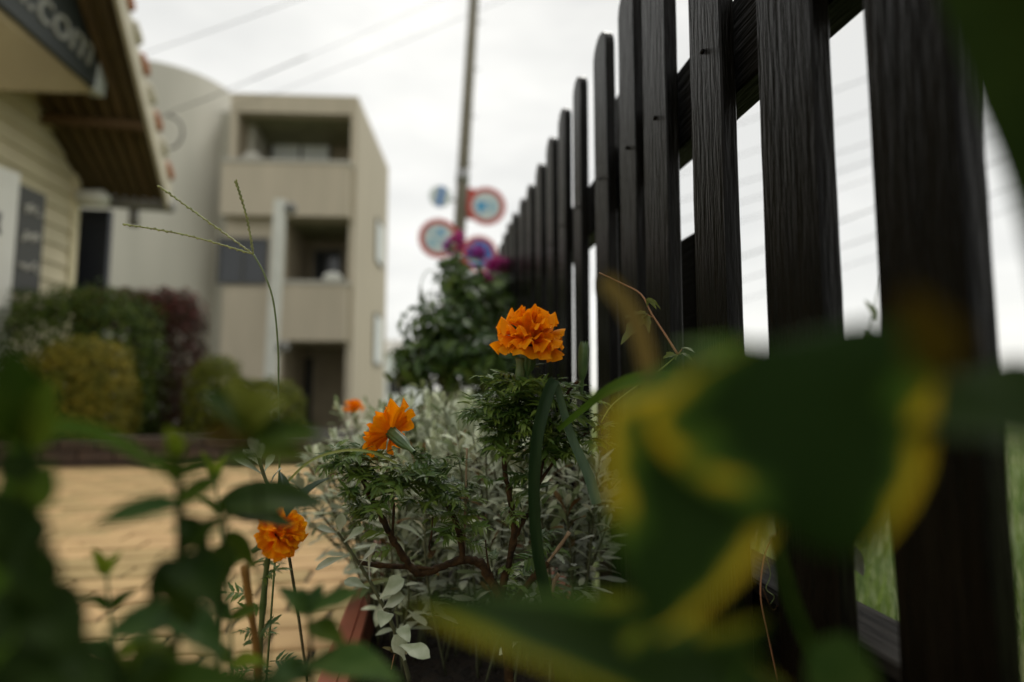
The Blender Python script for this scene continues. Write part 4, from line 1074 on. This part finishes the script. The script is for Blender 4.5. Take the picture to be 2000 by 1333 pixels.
trunk = stem_px(mg, [(1004,1520,D),(990,1250,D),(975,1165,D),(955,1130,D),(938,1100,D),(900,1095,.495),(850,1112,.49),(815,1118,.485),(790,1090,.482),(768,1055,.48),(748,1015,.48),(722,965,.48),(703,915,.48),(692,885,.48)], .0036, .0014, M['bark'], 'branch', 8, True, 6)
stem_px(mg, [(985,1190,D),(980,1155,D),(1003,1060,D),(1000,1000,D),(992,955,D),(985,905,D),(975,845,D),(968,800,D)], .0030, .0012, M['bark'], 'branch', 8, True, 6)
stem_px(mg, [(1002,1055,.50),(1020,1020,.502),(1042,985,.505),(1055,930,.505),(1065,880,.505),(1080,820,.51),(1105,775,.51),(1128,745,.51)], .0020, .0011, M['bark'], 'branch')
stem_px(mg, [(1052,945,.505),(1085,898,.51),(1118,868,.515),(1150,845,.52)], .0013, .0008, M['bark'], 'branch')
stem_px(mg, [(1070,870,.505),(1085,820,.50),(1080,760,.50)], .0011, .0007, M['greenstem'], 'branch')
stem_px(mg, [(987,910,D),(1010,865,.495),(1022,810,.495),(1030,770,.495)], .0013, .0008, M['greenstem'], 'branch')
stem_px(mg, [(985,905,D),(1000,845,.5),(1008,780,.5),(1015,735,.5),(1018,700,.5)], .0018, .0046, M['greenstem'], 'stem', 10)
stem_px(mg, [(905,1095,.495),(897,1045,.495),(880,1000,.495),(858,965,.495),(846,935,.495),(838,905,.495)], .0022, .0010, M['bark'], 'branch')
stem_px(mg, [(858,970,.495),(838,925,.49),(820,902,.49),(805,884,.487),(796,872,.485)], .0010, .0014, M['greenstem'], 'stem')
stem_px(mg, [(905,1092,.50),(909,1000,.505),(910,940,.505),(912,876,.505)], .0013, .0009, M['drybark'], 'dry_twig')
stem_px(mg, [(700,1099,.475),(740,1104,.478),(800,1108,.484),(850,1112,.488)], .0022, .0018, M['bark'], 'dry_twig')
stem_px(mg, [(765,1055,.48),(770,1000,.478),(765,950,.478)], .0011, .0007, M['bark'], 'branch')
stem_px(mg, [(975,1160,.498),(955,1110,.497),(948,1055,.497)], .0014, .0005, M['bark'], 'dry_twig')
stem_px(mg, [(998,1215,.49),(1010,1170,.49),(1045,1125,.49),(1070,1100,.49)], .0026, .0020, M['bark'], 'branch')
stem_px(mg, [(1068,1100,.49),(1090,1072,.488),(1112,1040,.485)], .0011, .0018, M['drybark'], 'dry_twig')
stem_px(mg, [(1078,1180,.5),(1082,1140,.5),(1092,1122,.5)], .0010, .0022, M['drybark'], 'dry_twig')
stem_px(mg, [(1075,1228,.5),(1105,1208,.5),(1140,1192,.5)], .0014, .0011, M['vine'], 'dry_twig')
stem_px(mg, [(845,1010,.488),(843,1045,.487),(838,1070,.486),(846,1085,.486)], .0006, .0011, M['bark'], 'dry_twig')
# upright bloom
P_, Y_ = M['petal'], M['petal_y']
fc = at(1034, 677, D)
flower(mg, fc, V((.06, -.16, 1)), .4, [
    (7, .034, .037, 1.45, 2.75, .14, P_, -.0005), (8, .036, .034, 1.15, 2.15, .17, P_, .001), (8, .036, .033, .85, 1.65, .20, P_, .002),
    (7, .036, .030, .52, 1.20, .22, P_, .003), (6, .035, .027, .28, .80, .24, P_, .004), (5, .033, .022, .10, .40, .24, P_, .005)], .024, .0066, None)
# drooping bloom seen from behind
ax2 = at(728, 812, .515) - at(797, 873, .485)
f2 = at(766, 846, .497)
flower(mg, f2, ax2, 1.1, [(5, .031, .032, 1.25, 1.80, .16, P_, 0), (5, .028, .024, 1.05, 1.6, .2, P_, .002), (5, .018, .016, .5, .9, .15, P_, .004)], .024, .0050, None)
# closed bud
bq = (at(1143, 662, .51) - at(1139, 735, .51)); bL = bq.length
bm = MB(); prof = [(-.4,.0013),(0,.0018),(.10,.003),(.3,.0043),(.6,.0047),(.85,.0046),(.95,.0040),(1.0,.0030)]
n = 24
Fb = Matrix.Translation(at(1137, 742, .51)) @ bq.to_track_quat('Z', 'Y').to_matrix().to_4x4()
for t, r in prof:
    for k_ in range(n):
        a = 2*math.pi*k_/n; rr = r * (1 + (.10*math.cos(a*8) if t > .05 else 0)); bm.v.append(Fb @ V((rr*math.cos(a), rr*math.sin(a), t*bL + (.05*bL*(k_ % 3 - 1) if t > .93 else 0))))
for i in range(len(prof)-1):
    for k_ in range(n): bm.f.append((i*n+k_, i*n+(k_+1) % n, (i+1)*n+(k_+1) % n, (i+1)*n+k_))
bud = put('bud', bm, M['calyx'], mg, True)
bt = MB()
for k_ in range(8):
    a = 2*math.pi*k_/8; b0 = V((.0032*math.cos(a), .0032*math.sin(a), bL*.94)); w = V((-math.sin(a), math.cos(a), 0))*.0013
    bt.add([Fb @ (b0 - w), Fb @ (b0 + w), Fb @ (b0*.9 + V((0,0,bL*(.10+.05*rnd()))))], ((0,1,2),))
put('bud_tip', bt, M['vineleaf'], bud)
stem_px(mg, [(1105,778,.51),(1125,760,.51),(1137,740,.51)], .0010, .0014, M['greenstem'], 'stem')
# feathery leaves along the upper branches
def leaves_at(parent, spots, Lr=(.016, .027), pairs=5):
    for (px, py, d, n) in spots:
        for k_ in range(int(n * 2.3)):
            a = U(0, 6.28); b_ = at(px + U(-26,26), py + U(-20,24), d + U(-.016,.016))
            dr = V((math.cos(a), math.sin(a), U(-.25, .75)))
            pinnate('leaf', b_, dr, (V((0,0,1)) + V((U(-.5,.5), U(-.7,.1), 0))).normalized(), U(*Lr), parent, None, pairs)
leaves_at(mg, [(1015,745,.5,5),(1000,790,.5,5),(970,800,.5,4),(1030,775,.495,4),(1035,815,.5,4),(980,850,.5,3),(1075,770,.5,4),(1085,815,.51,4),(1060,850,.505,3),(1110,780,.51,3),(1010,850,.5,4),(950,815,.498,3),(1120,870,.515,3),(1150,845,.52,3),(1050,890,.505,3),(1020,760,.49,5),(985,770,.49,4),(1050,790,.5,5),(1000,830,.49,4),(1095,790,.5,4),(1040,850,.5,4),(965,840,.5,3),(1075,870,.5,4),(1105,840,.51,4),(1130,770,.515,3),(975,880,.5,2),(985,930,.5,1),(1060,910,.505,2),(1000,960,.5,1),(1010,820,.49,5),(940,790,.498,2),(930,800,.498,2)], (.015,.029))
leaves_at(mg, [(690,888,.48,5),(705,925,.48,4),(725,965,.48,3),(680,900,.475,3),(660,905,.475,2),(765,955,.478,4),(780,930,.48,3),(835,905,.49,4),(848,940,.495,4),(870,985,.495,4),(820,915,.49,3),(890,1010,.495,3),(895,960,.5,3),(800,960,.485,3),(740,930,.48,4),(860,900,.495,2),(700,950,.475,4),(735,985,.48,3),(755,930,.475,4),(800,925,.485,4),(855,960,.49,4),(880,970,.49,3),(905,985,.495,3),(770,985,.478,3),(670,880,.475,3)], (.013, .024))
leaves_at(mg, [(745,1010,.478,2),(770,1050,.478,1),(880,1040,.49,2),(1040,970,.505,2),(1000,1010,.495,1),(990,1110,.51,2),(1030,1130,.51,2),(1050,1060,.51,2),(1060,1150,.505,2)], (.018,.026))

mg2 = thing('marigold_plant', 'marigold bloom on a straight green stalk low at the left, half behind a dark leaf', 'flower', at(500, 1420, .46), 'marigold plants')
stem_px(mg2, [(498,1420,.46),(505,1300,.46),(514,1180,.455),(522,1100,.452),(530,1072,.45)], .0026, .0019, M['greenstem'], 'stem', 8)
flower(mg2, at(538, 1046, .45), V((.75, -.30, .55)), .9, [
    (9, .023, .022, 1.30, 2.2, .10, P_, -.0005), (9, .025, .022, 1.05, 1.7, .13, Y_, .001), (8, .025, .021, .75, 1.25, .15, Y_, .002), (7, .023, .018, .4, .85, .17, Y_, .003), (5, .021, .015, .15, .4, .2, Y_, .004)], .018, .0046, None)
leaves_at(mg2, [(525,1115,.455,2),(508,1240,.46,2),(503,1290,.46,2),(515,1180,.455,1)], (.014,.022), 4)
mg3 = thing('marigold_plant', 'small blurred orange marigold at the far end of the trough', 'flower', at(695, 900, 1.05), 'marigold plants')
stem_px(mg3, [(702,1010,1.05),(698,880,1.05),(692,815,1.05)], .0025, .0018, M['greenstem'])
flower(mg3, at(692, 800, 1.05), V((0,-.2,1)), .4, [(9, .024, .024, 1.2, 1.9, .1, P_, 0), (8, .022, .02, .7, 1.2, .14, P_, .002), (6, .018, .015, .3, .6, .16, P_, .003)], .018, .005, None)

# ------------------------------------------------------------------ crabgrass stalk with three seed spikes
cg = thing('crabgrass_stalk', 'thin crabgrass stalk with three spread seed spikes against the grey tower', 'grass stalk', at(540, 1300, .5))
stem_px(cg, [(520,1330,.5),(540,1050,.5),(546,900,.5),(544,770,.5),(543,680,.5),(534,590,.5),(516,535,.5),(495,497,.5)], .0010, .00085, M['greenstem'], 'stem', 6, False, 6)
for tip, midp in (((460,353),(482,425)), ((309,363),(395,425)), ((240,438),(365,460))):
    path = smooth_path([at(495,497,.5), at(*midp, .497), at(*tip, .49)], 12)
    sp_ = MB().tube(path, [.0007] * len(path), 5); N = len(path) - 1; n = 34
    for k_ in range(n):
        t = .06 + .92 * k_ / n; i = min(N-1, int(t*N)); p = path[i].lerp(path[i+1], t*N - i); ax = (path[i+1]-path[i]).normalized()
        e = ax.orthogonal().normalized(); e2 = ax.cross(e); s_ = 1 if k_ % 2 else -1
        o_ = (e * s_ * .8 + e2 * U(-.6,.6)); q0_ = p + o_ * .0005; q1_ = p + ax * .0030 + o_ * .0010
        sp_.tube([q0_, q0_.lerp(q1_, .5) + o_*.0001, q1_], [.00035, .00088, .00015], 5, False)
    put('spike', sp_, M['spike'], cg, True)

# ------------------------------------------------------------------ folded leek-like leaf
lk = thing('leek_leaf', 'long blue green leaf folded over at the top beside the brown marigold stem', 'leaf', at(1090, 1330, .46))
def ribbon(parent, pts, w0, w1, m, name='blade', nrm=None, fold=.35, sub=6):
    path = smooth_path([at(*p) for p in pts], sub); N = len(path); mb = MB(); uv = []
    for i, p in enumerate(path):
        d = (path[min(i+1,N-1)] - path[max(i-1,0)]).normalized(); nn = nrm or (CAM - p).normalized()
        sd = d.cross(nn).normalized(); n2 = sd.cross(d); t = i/(N-1)
        w = (w0 + (w1 - w0) * t) * .5 * (1 - .25 * max(0, (t - .8)/.2))
        for u in (-1, -.5, 0, .5, 1):
            mb.v.append(p + sd * w * u + n2 * (abs(u) * w * fold)); uv.append((.5+.5*u, t))
    for i in range(N-1):
        for j in range(4): a = i*5+j; mb.f.append((a, a+1, a+6, a+5))
    return put(name, mb, m, parent, True, uv)
ribbon(lk, [(1095,1330,.44),(1082,1230,.44),(1052,1090,.44),(1043,960,.44),(1050,850,.44),(1072,765,.445),(1084,742,.45)], .0085, .010, M['blade'])
ribbon(lk, [(1084,742,.45),(1092,770,.46),(1115,850,.46),(1150,930,.45),(1165,985,.44)], .0045, .0095, M['blade_pale'])
bl = thing('grass_blade', 'bright green blade arching up towards the fence pickets', 'leaf', at(1050, 900, .42))
ribbon(bl, [(1090,840,.46),(1150,790,.42),(1200,755,.36),(1270,735,.33),(1360,745,.31)], .004, .009, M['grassgreen'])
tb = thing('tan_blade', 'blurred tan blade curving in front of the black pickets', 'leaf', at(1290, 1000, .26))
ribbon(tb, [(1330,2600,.20),(1310,1500,.18),(1300,1000,.17),(1285,850,.17),(1262,700,.17),(1232,610,.17),(1178,545,.17)], .003, .007, M['tan'])
yb = thing('yellow_blade', 'thin yellow green blade crossing below the drooping orange bloom', 'leaf', at(450, 1050, .38))
ribbon(yb, [(540,965,.44),(600,905,.44),(660,882,.44),(720,882,.44),(775,905,.45)], .0016, .0022, M['vine_y'])

# ------------------------------------------------------------------ creeper with small lobed leaves
cr = thing('creeper', 'reddish creeper tendril with small pointed yellow green leaves on the pickets', 'vine', at(1175, 822, .47))
stem_px(cr, [(1170,533,.52),(1212,553,.515),(1252,575,.51),(1272,612,.505),(1300,655,.50),(1324,693,.495)], .0005, .0011, M['vine'], 'stem', 6, False)
stem_px(cr, [(1324,693,.495),(1290,722,.49),(1235,760,.48),(1195,792,.475),(1174,825,.47)], .0007, .0006, M['vine_y'], 'stem', 6, False)
def lobed(base, direc, nrm, Ln, parent, lobes=5, spread=1.1, m=None):
    mb = MB(); d = direc.normalized(); s_ = d.cross(nrm).normalized()
    for k_ in range(lobes):
        a = (-1 + 2*k_/(lobes-1)) * spread; ll = Ln * (1 - .45*abs(a)/spread) * U(.9,1.1)
        leaflet(mb, base, d*math.cos(a) + s_*math.sin(a), nrm, ll, ll*.36)
    return put('leaf', mb, m or M['vineleaf'], parent, True)
lobed(at(1262,615,.505), at(1205,672,.50)-at(1262,615,.505), V((-.3,-.8,.6)), .034, cr, 3, .9)
lobed(at(1262,612,.505), at(1228,612,.50)-at(1262,612,.505), V((-.1,-.6,.8)), .020, cr, 3, .7)
lobed(at(1264,584,.51), at(1305,610,.50)-at(1264,584,.51), V((.2,-.7,.7)), .018, cr, 4, .9)
lobed(at(1318,692,.495), at(1285,698,.48)-at(1318,692,.495), V((0,-.6,.8)), .015, cr, 3, .8)
lobed(at(1330,690,.495), at(1358,700,.48)-at(1330,690,.495), V((.2,-.6,.8)), .014, cr, 3, .8)
leaf_between('leaf', at(1331,681,.494), at(1358,690,.485), .006, M['silver'], cr, V((0,-.2,1)), .3, 'lance', .5)
stem_px(cr, [(1262,614,.505),(1278,622,.505)], .0005, .0006, M['vine'], 'tendril', 5, False)
stem_px(cr, [(1325,692,.495),(1332,682,.494)], .0008, .0004, M['vine'], 'tendril', 5, False)
# dry leaf and tendrils at the fence foot
dl = thing('dry_leaf', 'curled dry grey leaf hanging at the edge of a lower picket', 'leaf', at(1655, 1065, .40))
leaf_between('blade', at(1656,1062,.40), at(1686,1126,.40), .010, M['dryleaf'], dl, V((-.6,-.8,.2)), .3, 'lance', .9)
tn = thing('tendril_weed', 'curling wiry weed tendrils at the foot of the fence', 'weed', at(1500, 1330, .45))
stem_px(tn, [(1520,1333,.45),(1500,1240,.45),(1485,1160,.45),(1495,1080,.45),(1518,1040,.45)], .0008, .0004, M['vine'], 'stem', 5, False)
stem_px(tn, [(1490,1150,.45),(1502,1180,.45),(1512,1192,.45),(1522,1175,.45)], .0005, .0004, M['bark'], 'tendril', 5, False)
stem_px(tn, [(1490,1070,.45),(1505,1120,.45),(1496,1150,.45),(1512,1165,.45),(1505,1180,.45)], .0004, .0003, M['greenstem'], 'tendril', 5, False)
# clover
cv = thing('clover_sprig', 'small brownish clover sprig on the dark soil beside the rim', 'weed', at(685, 1320, .55))
stem_px(cv, [(764,1308,.50),(768,1290,.50),(771,1276,.50)], .0006, .0005, M['vine'], 'stem', 5, False)
for t_ in ((746,1266), (796,1278), (775,1262)):
    leaf_between('leaf', at(771,1276,.50), at(*t_, .49), .009, M['clover'], cv, V((0,-.3,1)), .2, 'heart', .25)

# ------------------------------------------------------------------ blurred foreground: variegated vine on the right
vv = thing('variegated_vine', 'large dark green leaves with yellow margins right against the lens', 'plant', at(1450, 1420, .16), 'foreground plants')
stem_px(vv, [(1480,1500,.14),(1440,1250,.125),(1380,980,.115),(1350,800,.11),(1365,690,.108)], .0012, .0008, M['darkleaf'], 'stem', 6, False)
p0 = at(1480,1500,.14); put('stem', MB().tube([V((p0.x, p0.y, SOIL - .005)), p0], .0013, 6), M['darkleaf'], vv, True)
def vleaf(b_, t_, wpx, m, arch=.3, shape='heart', d0=.11, d1=.105, nrm=None, side=0.0, fold=.12):
    return leaf_between('leaf', at(*b_, d0), at(*t_, d1), wpx / FPX * (d0+d1)/2, m, vv, nrm, arch, shape, fold, 0, .03, 16, 8, side)
vleaf((1480,670), (1690,1090), 590, M['var'], .3, 'heart', .112, .10, None, .0)
vleaf((1385,770), (1275,1245), 380, M['var2'], .25, 'heart', .116, .105, V((-.25,-1,.35)))
vleaf((2250,830), (1770,850), 440, M['darkleaf'], .3, 'heart', .105, .10)
vleaf((1600,1430), (790,1180), 300, M['var3'], .3, 'ovate', .125, .12)
vleaf((1500,1320), (1040,1400), 280, M['var3'], .3, 'ovate', .115, .115)
vleaf((1580,735), (1300,680), 90, M['grassgreen'], .4, 'ovate', .115, .12)
vleaf((1520,735), (1180,790), 130, M['midgreen'], .4, 'ovate', .13, .14)
vleaf((1560,700), (1300,820), 120, M['midgreen'], .4, 'ovate', .12, .125)
vleaf((1460,760), (1220,900), 110, M['midgreen'], .4, 'ovate', .125, .135)
vleaf((1850,740), (1765,560), 130, M['olive'], .2, 'ovate', .085, .085)
vleaf((1640,1420), (1650,1235), 120, M['weed_blue'], .2, 'oblong', .15, .15)
vleaf((1250,1500), (1500,1210), 240, M['var3'], .3, 'ovate', .12, .115)
tl = thing('tall_leaf', 'dark green strap leaf crossing the top right corner', 'leaf', at(2080, 500, .12), 'foreground plants')
ribbon(tl, [(2330,3600,.15),(2260,1700,.14),(2180,1000,.13),(2120,600,.12),(2060,330,.12),(1985,130,.12),(1900,-60,.12)], .012, .017, M['darkleaf'])
dg = thing('diagonal_blade', 'green blade slanting in front of the lower pickets', 'leaf', at(1640, 1400, .3), 'foreground plants')
ribbon(dg, [(1650,1420,.26),(1600,1300,.26),(1545,1170,.26),(1515,1050,.26)], .010, .007, M['darkleaf'])

# ------------------------------------------------------------------ blurred foreground: leafy weeds on the left
def weed(label, stem, leaves, m_stem=None, r=.0016):
    o = thing('leafy_weed', label, 'weed', at(*stem[0]), 'foreground plants')
    stem_px(o, stem, r, r * .7, m_stem or M['darkleaf'], 'stem', 6, False)
    p0 = at(*stem[0]); put('stem', MB().tube([V((p0.x, p0.y, -.005)), p0.lerp(V((p0.x + .004, p0.y, 0)), .5), p0], [r * 1.2, r * 1.1, r], 6), m_stem or M['darkleaf'], o, True)
    for (b_, t_, wpx, d0, d1, m, sh, serr) in leaves:
        leaf_between('leaf', at(*b_, d0), at(*t_, d1), wpx / FPX * (d0 + d1)/2, m, o, None, U(.25,.5), sh, .2, serr, .03, 14, 6)
    return o
W_, WL, WB, DK = M['weed'], M['weed_light'], M['weed_blue'], M['weed_dark']
HY = M['hedge_yg']
weed('tall leafy weed with a lime green tip in front of the paving', [(330,1420,.20),(342,1250,.20),(352,1080,.20),(350,960,.205),(346,885,.21)], [
    ((350,985),(175,1034),66,.20,.19,WB,'ovate',.12), ((350,985),(445,925),54,.20,.21,W_,'ovate',.1), ((346,895),(325,830),34,.21,.21,WL,'ovate',0), ((346,895),(396,845),36,.21,.20,WL,'ovate',0),
    ((346,900),(350,838),28,.21,.21,WL,'ovate',0), ((352,1080),(470,1000),66,.20,.20,DK,'ovate',.1), ((352,1085),(430,1200),100,.20,.185,DK,'ovate',.1), ((350,1090),(290,1185),64,.20,.19,DK,'ovate',.1),
    ((345,1200),(195,1250),96,.20,.185,WB,'ovate',.1), ((345,1200),(440,1290),90,.20,.185,WB,'ovate',.1), ((340,1260),(230,1345),100,.20,.185,W_,'ovate',.1), ((348,940),(300,885),40,.205,.20,W_,'ovate',.1), ((348,930),(425,895),42,.205,.21,W_,'ovate',.1),
    ((352,1100),(370,1230),90,.20,.19,DK,'ovate',.1), ((350,1010),(410,1090),60,.20,.20,DK,'ovate',.1)], None, .002)
weed('dark weed filling the left edge of the view', [(40,1450,.155),(48,1200,.155),(55,1000,.16),(50,850,.165)], [
    ((52,860),(10,675),120,.165,.16,W_,'ovate',.08), ((52,880),(110,735),90,.165,.165,W_,'ovate',.08), ((50,870),(-20,760),90,.165,.165,W_,'ovate',.08), ((55,1000),(105,900),80,.16,.165,W_,'ovate',.08), ((50,1100),(-30,950),120,.155,.155,M['darkleaf'],'ovate',.08),
    ((50,1150),(160,1300),130,.155,.15,M['darkleaf'],'ovate',.08), ((48,1200),(-60,1250),150,.155,.15,M['darkleaf'],'ovate',.08), ((48,1200),(110,1050),90,.155,.155,M['darkleaf'],'ovate',.08), ((45,1300),(220,1370),150,.155,.14,M['darkleaf'],'ovate',.08), ((45,1300),(-20,1420),160,.15,.14,M['darkleaf'],'ovate',.08),
    ((50,1000),(0,1120),110,.16,.15,M['darkleaf'],'ovate',.08), ((48,1080),(95,1210),90,.155,.15,M['darkleaf'],'ovate',.08), ((45,1250),(120,1360),120,.15,.145,M['darkleaf'],'ovate',.08), ((52,940),(5,880),80,.16,.16,M['darkleaf'],'ovate',.08)], None, .002)
ar = thing('arching_leaf', 'long blurred green leaf arching above the paving at the left', 'leaf', at(60, 900, .18), 'foreground plants')
ribbon(ar, [(0,2900,.19),(10,1300,.18),(40,900,.18),(90,840,.18),(160,838,.18),(240,868,.182),(315,920,.185)], .010, .003, M['grassgreen'])
weed('blurred olive weed in front of the apartment entrance', [(520,1250,.19),(510,1050,.19),(498,900,.19),(480,800,.19)], [
    ((490,830),(385,765),72,.19,.185,W_,'ovate',.1), ((490,830),(575,775),66,.19,.19,HY,'ovate',.1), ((495,860),(640,850),80,.19,.19,W_,'ovate',.1), ((495,860),(385,850),74,.19,.185,M['olive'],'ovate',.1),
    ((497,890),(610,895),66,.19,.19,W_,'ovate',.1), ((485,810),(440,735),54,.19,.19,HY,'ovate',0), ((498,900),(430,895),60,.19,.19,W_,'ovate',.1), ((485,810),(530,755),54,.19,.195,HY,'ovate',0), ((490,840),(500,760),60,.19,.19,HY,'ovate',0), ((495,850),(560,820),60,.19,.19,W_,'ovate',0), ((495,850),(440,800),60,.19,.19,HY,'ovate',0)], None, .0009)
weed('dark pointed leaf crossing in front of the low left marigold', [(420,1420,.25),(432,1200,.25),(440,1050,.25),(440,975,.25)], [
    ((430,985),(640,985),95,.25,.28,DK,'ovate',0), ((440,1000),(580,1030),70,.25,.28,DK,'ovate',0), ((440,1040),(500,1120),40,.25,.26,W_,'lance',0), ((440,1060),(420,1180),50,.25,.24,DK,'lance',0)], None, .0012)
pl_ = thing('pointed_leaf', 'sharp tipped dark leaf pointing right above the low left marigold', 'leaf', at(560, 1010, .42), 'foreground plants')
leaf_between('blade', at(560,1012,.41), at(652,931,.455), .014, M['blade'], pl_, V((-.5,-.6,.6)), .35, 'lance', .6)
leaf_between('blade', at(548,985,.42), at(545,920,.44), .012, M['blade'], pl_, V((.6,-.6,.2)), .5, 'lance', .6)
weed('bluish leaved weed in front of the terracotta rim', [(612,1450,.25),(608,1300,.25),(603,1195,.25)], [
    ((604,1200),(716,1160),70,.25,.235,WB,'ovate',.06), ((604,1200),(540,1145),44,.25,.25,WB,'ovate',.06), ((604,1195),(630,1138),38,.25,.26,WB,'ovate',.06), ((606,1215),(676,1268),56,.25,.235,W_,'ovate',.06),
    ((608,1290),(790,1340),100,.24,.20,WB,'ovate',.06), ((608,1300),(510,1350),76,.24,.22,WB,'ovate',.06), ((604,1195),(585,1148),32,.25,.26,WB,'ovate',0)], None, .0013)
weed('thin fresh green weed with narrow leaves between the lime tipped weed and the low marigold', [(455,1420,.27),(452,1250,.27),(442,1120,.275),(428,1010,.28),(420,930,.28)], [
    ((420,935),(392,880),20,.28,.28,WL,'lance',0), ((420,935),(446,884),20,.28,.28,WL,'lance',0), ((426,1000),(470,950),24,.28,.285,W_,'lance',.1), ((426,1000),(378,968),24,.28,.27,W_,'lance',.1),
    ((440,1110),(500,1075),26,.275,.28,W_,'lance',.1), ((440,1110),(392,1070),26,.275,.27,WB,'lance',.1), ((450,1210),(520,1185),30,.27,.275,W_,'lance',.1), ((450,1210),(395,1160),30,.27,.265,WB,'lance',.1), ((453,1290),(530,1300),32,.27,.265,WL,'lance',.1), ((453,1290),(385,1255),32,.27,.26,W_,'lance',.1)], M['greenstem'], .0009)
weed('pale green serrated weed low between the dark left weeds and the lime tipped weed', [(235,1420,.25),(228,1300,.25),(215,1200,.25),(208,1120,.25)], [
    ((208,1125),(180,1070),26,.25,.25,WL,'ovate',.15), ((208,1125),(240,1075),26,.25,.25,WL,'ovate',.15), ((214,1190),(270,1150),32,.25,.255,W_,'ovate',.15), ((214,1190),(150,1165),32,.25,.24,W_,'ovate',.15),
    ((225,1280),(300,1255),36,.25,.25,W_,'ovate',.15), ((225,1280),(150,1255),36,.25,.24,WB,'ovate',.15), ((226,1290),(262,1335),34,.25,.24,WL,'ovate',.15)], M['greenstem'], .0009)
dst = thing('dry_stalk', 'orange brown dry stalk beside the low left marigold', 'stalk', at(500, 1400, .36))
stem_px(dst, [(512,1400,.36),(500,1260,.36),(488,1180,.36),(478,1105,.36)], .0020, .0026, M['drystalk'], 'stalk', 7, False)
weed('low weed along the bottom edge under the left leaves', [(200,1480,.15),(220,1400,.15),(240,1340,.15)], [
    ((240,1350),(110,1290),110,.15,.145,M['darkleaf'],'ovate',.06), ((240,1350),(340,1285),110,.15,.15,M['darkleaf'],'ovate',.06), ((240,1380),(500,1340),140,.15,.15,W_,'ovate',.06), ((230,1400),(20,1330),150,.15,.145,M['darkleaf'],'ovate',.06), ((240,1400),(640,1370),140,.15,.15,M['darkleaf'],'ovate',.06)], None, .002)
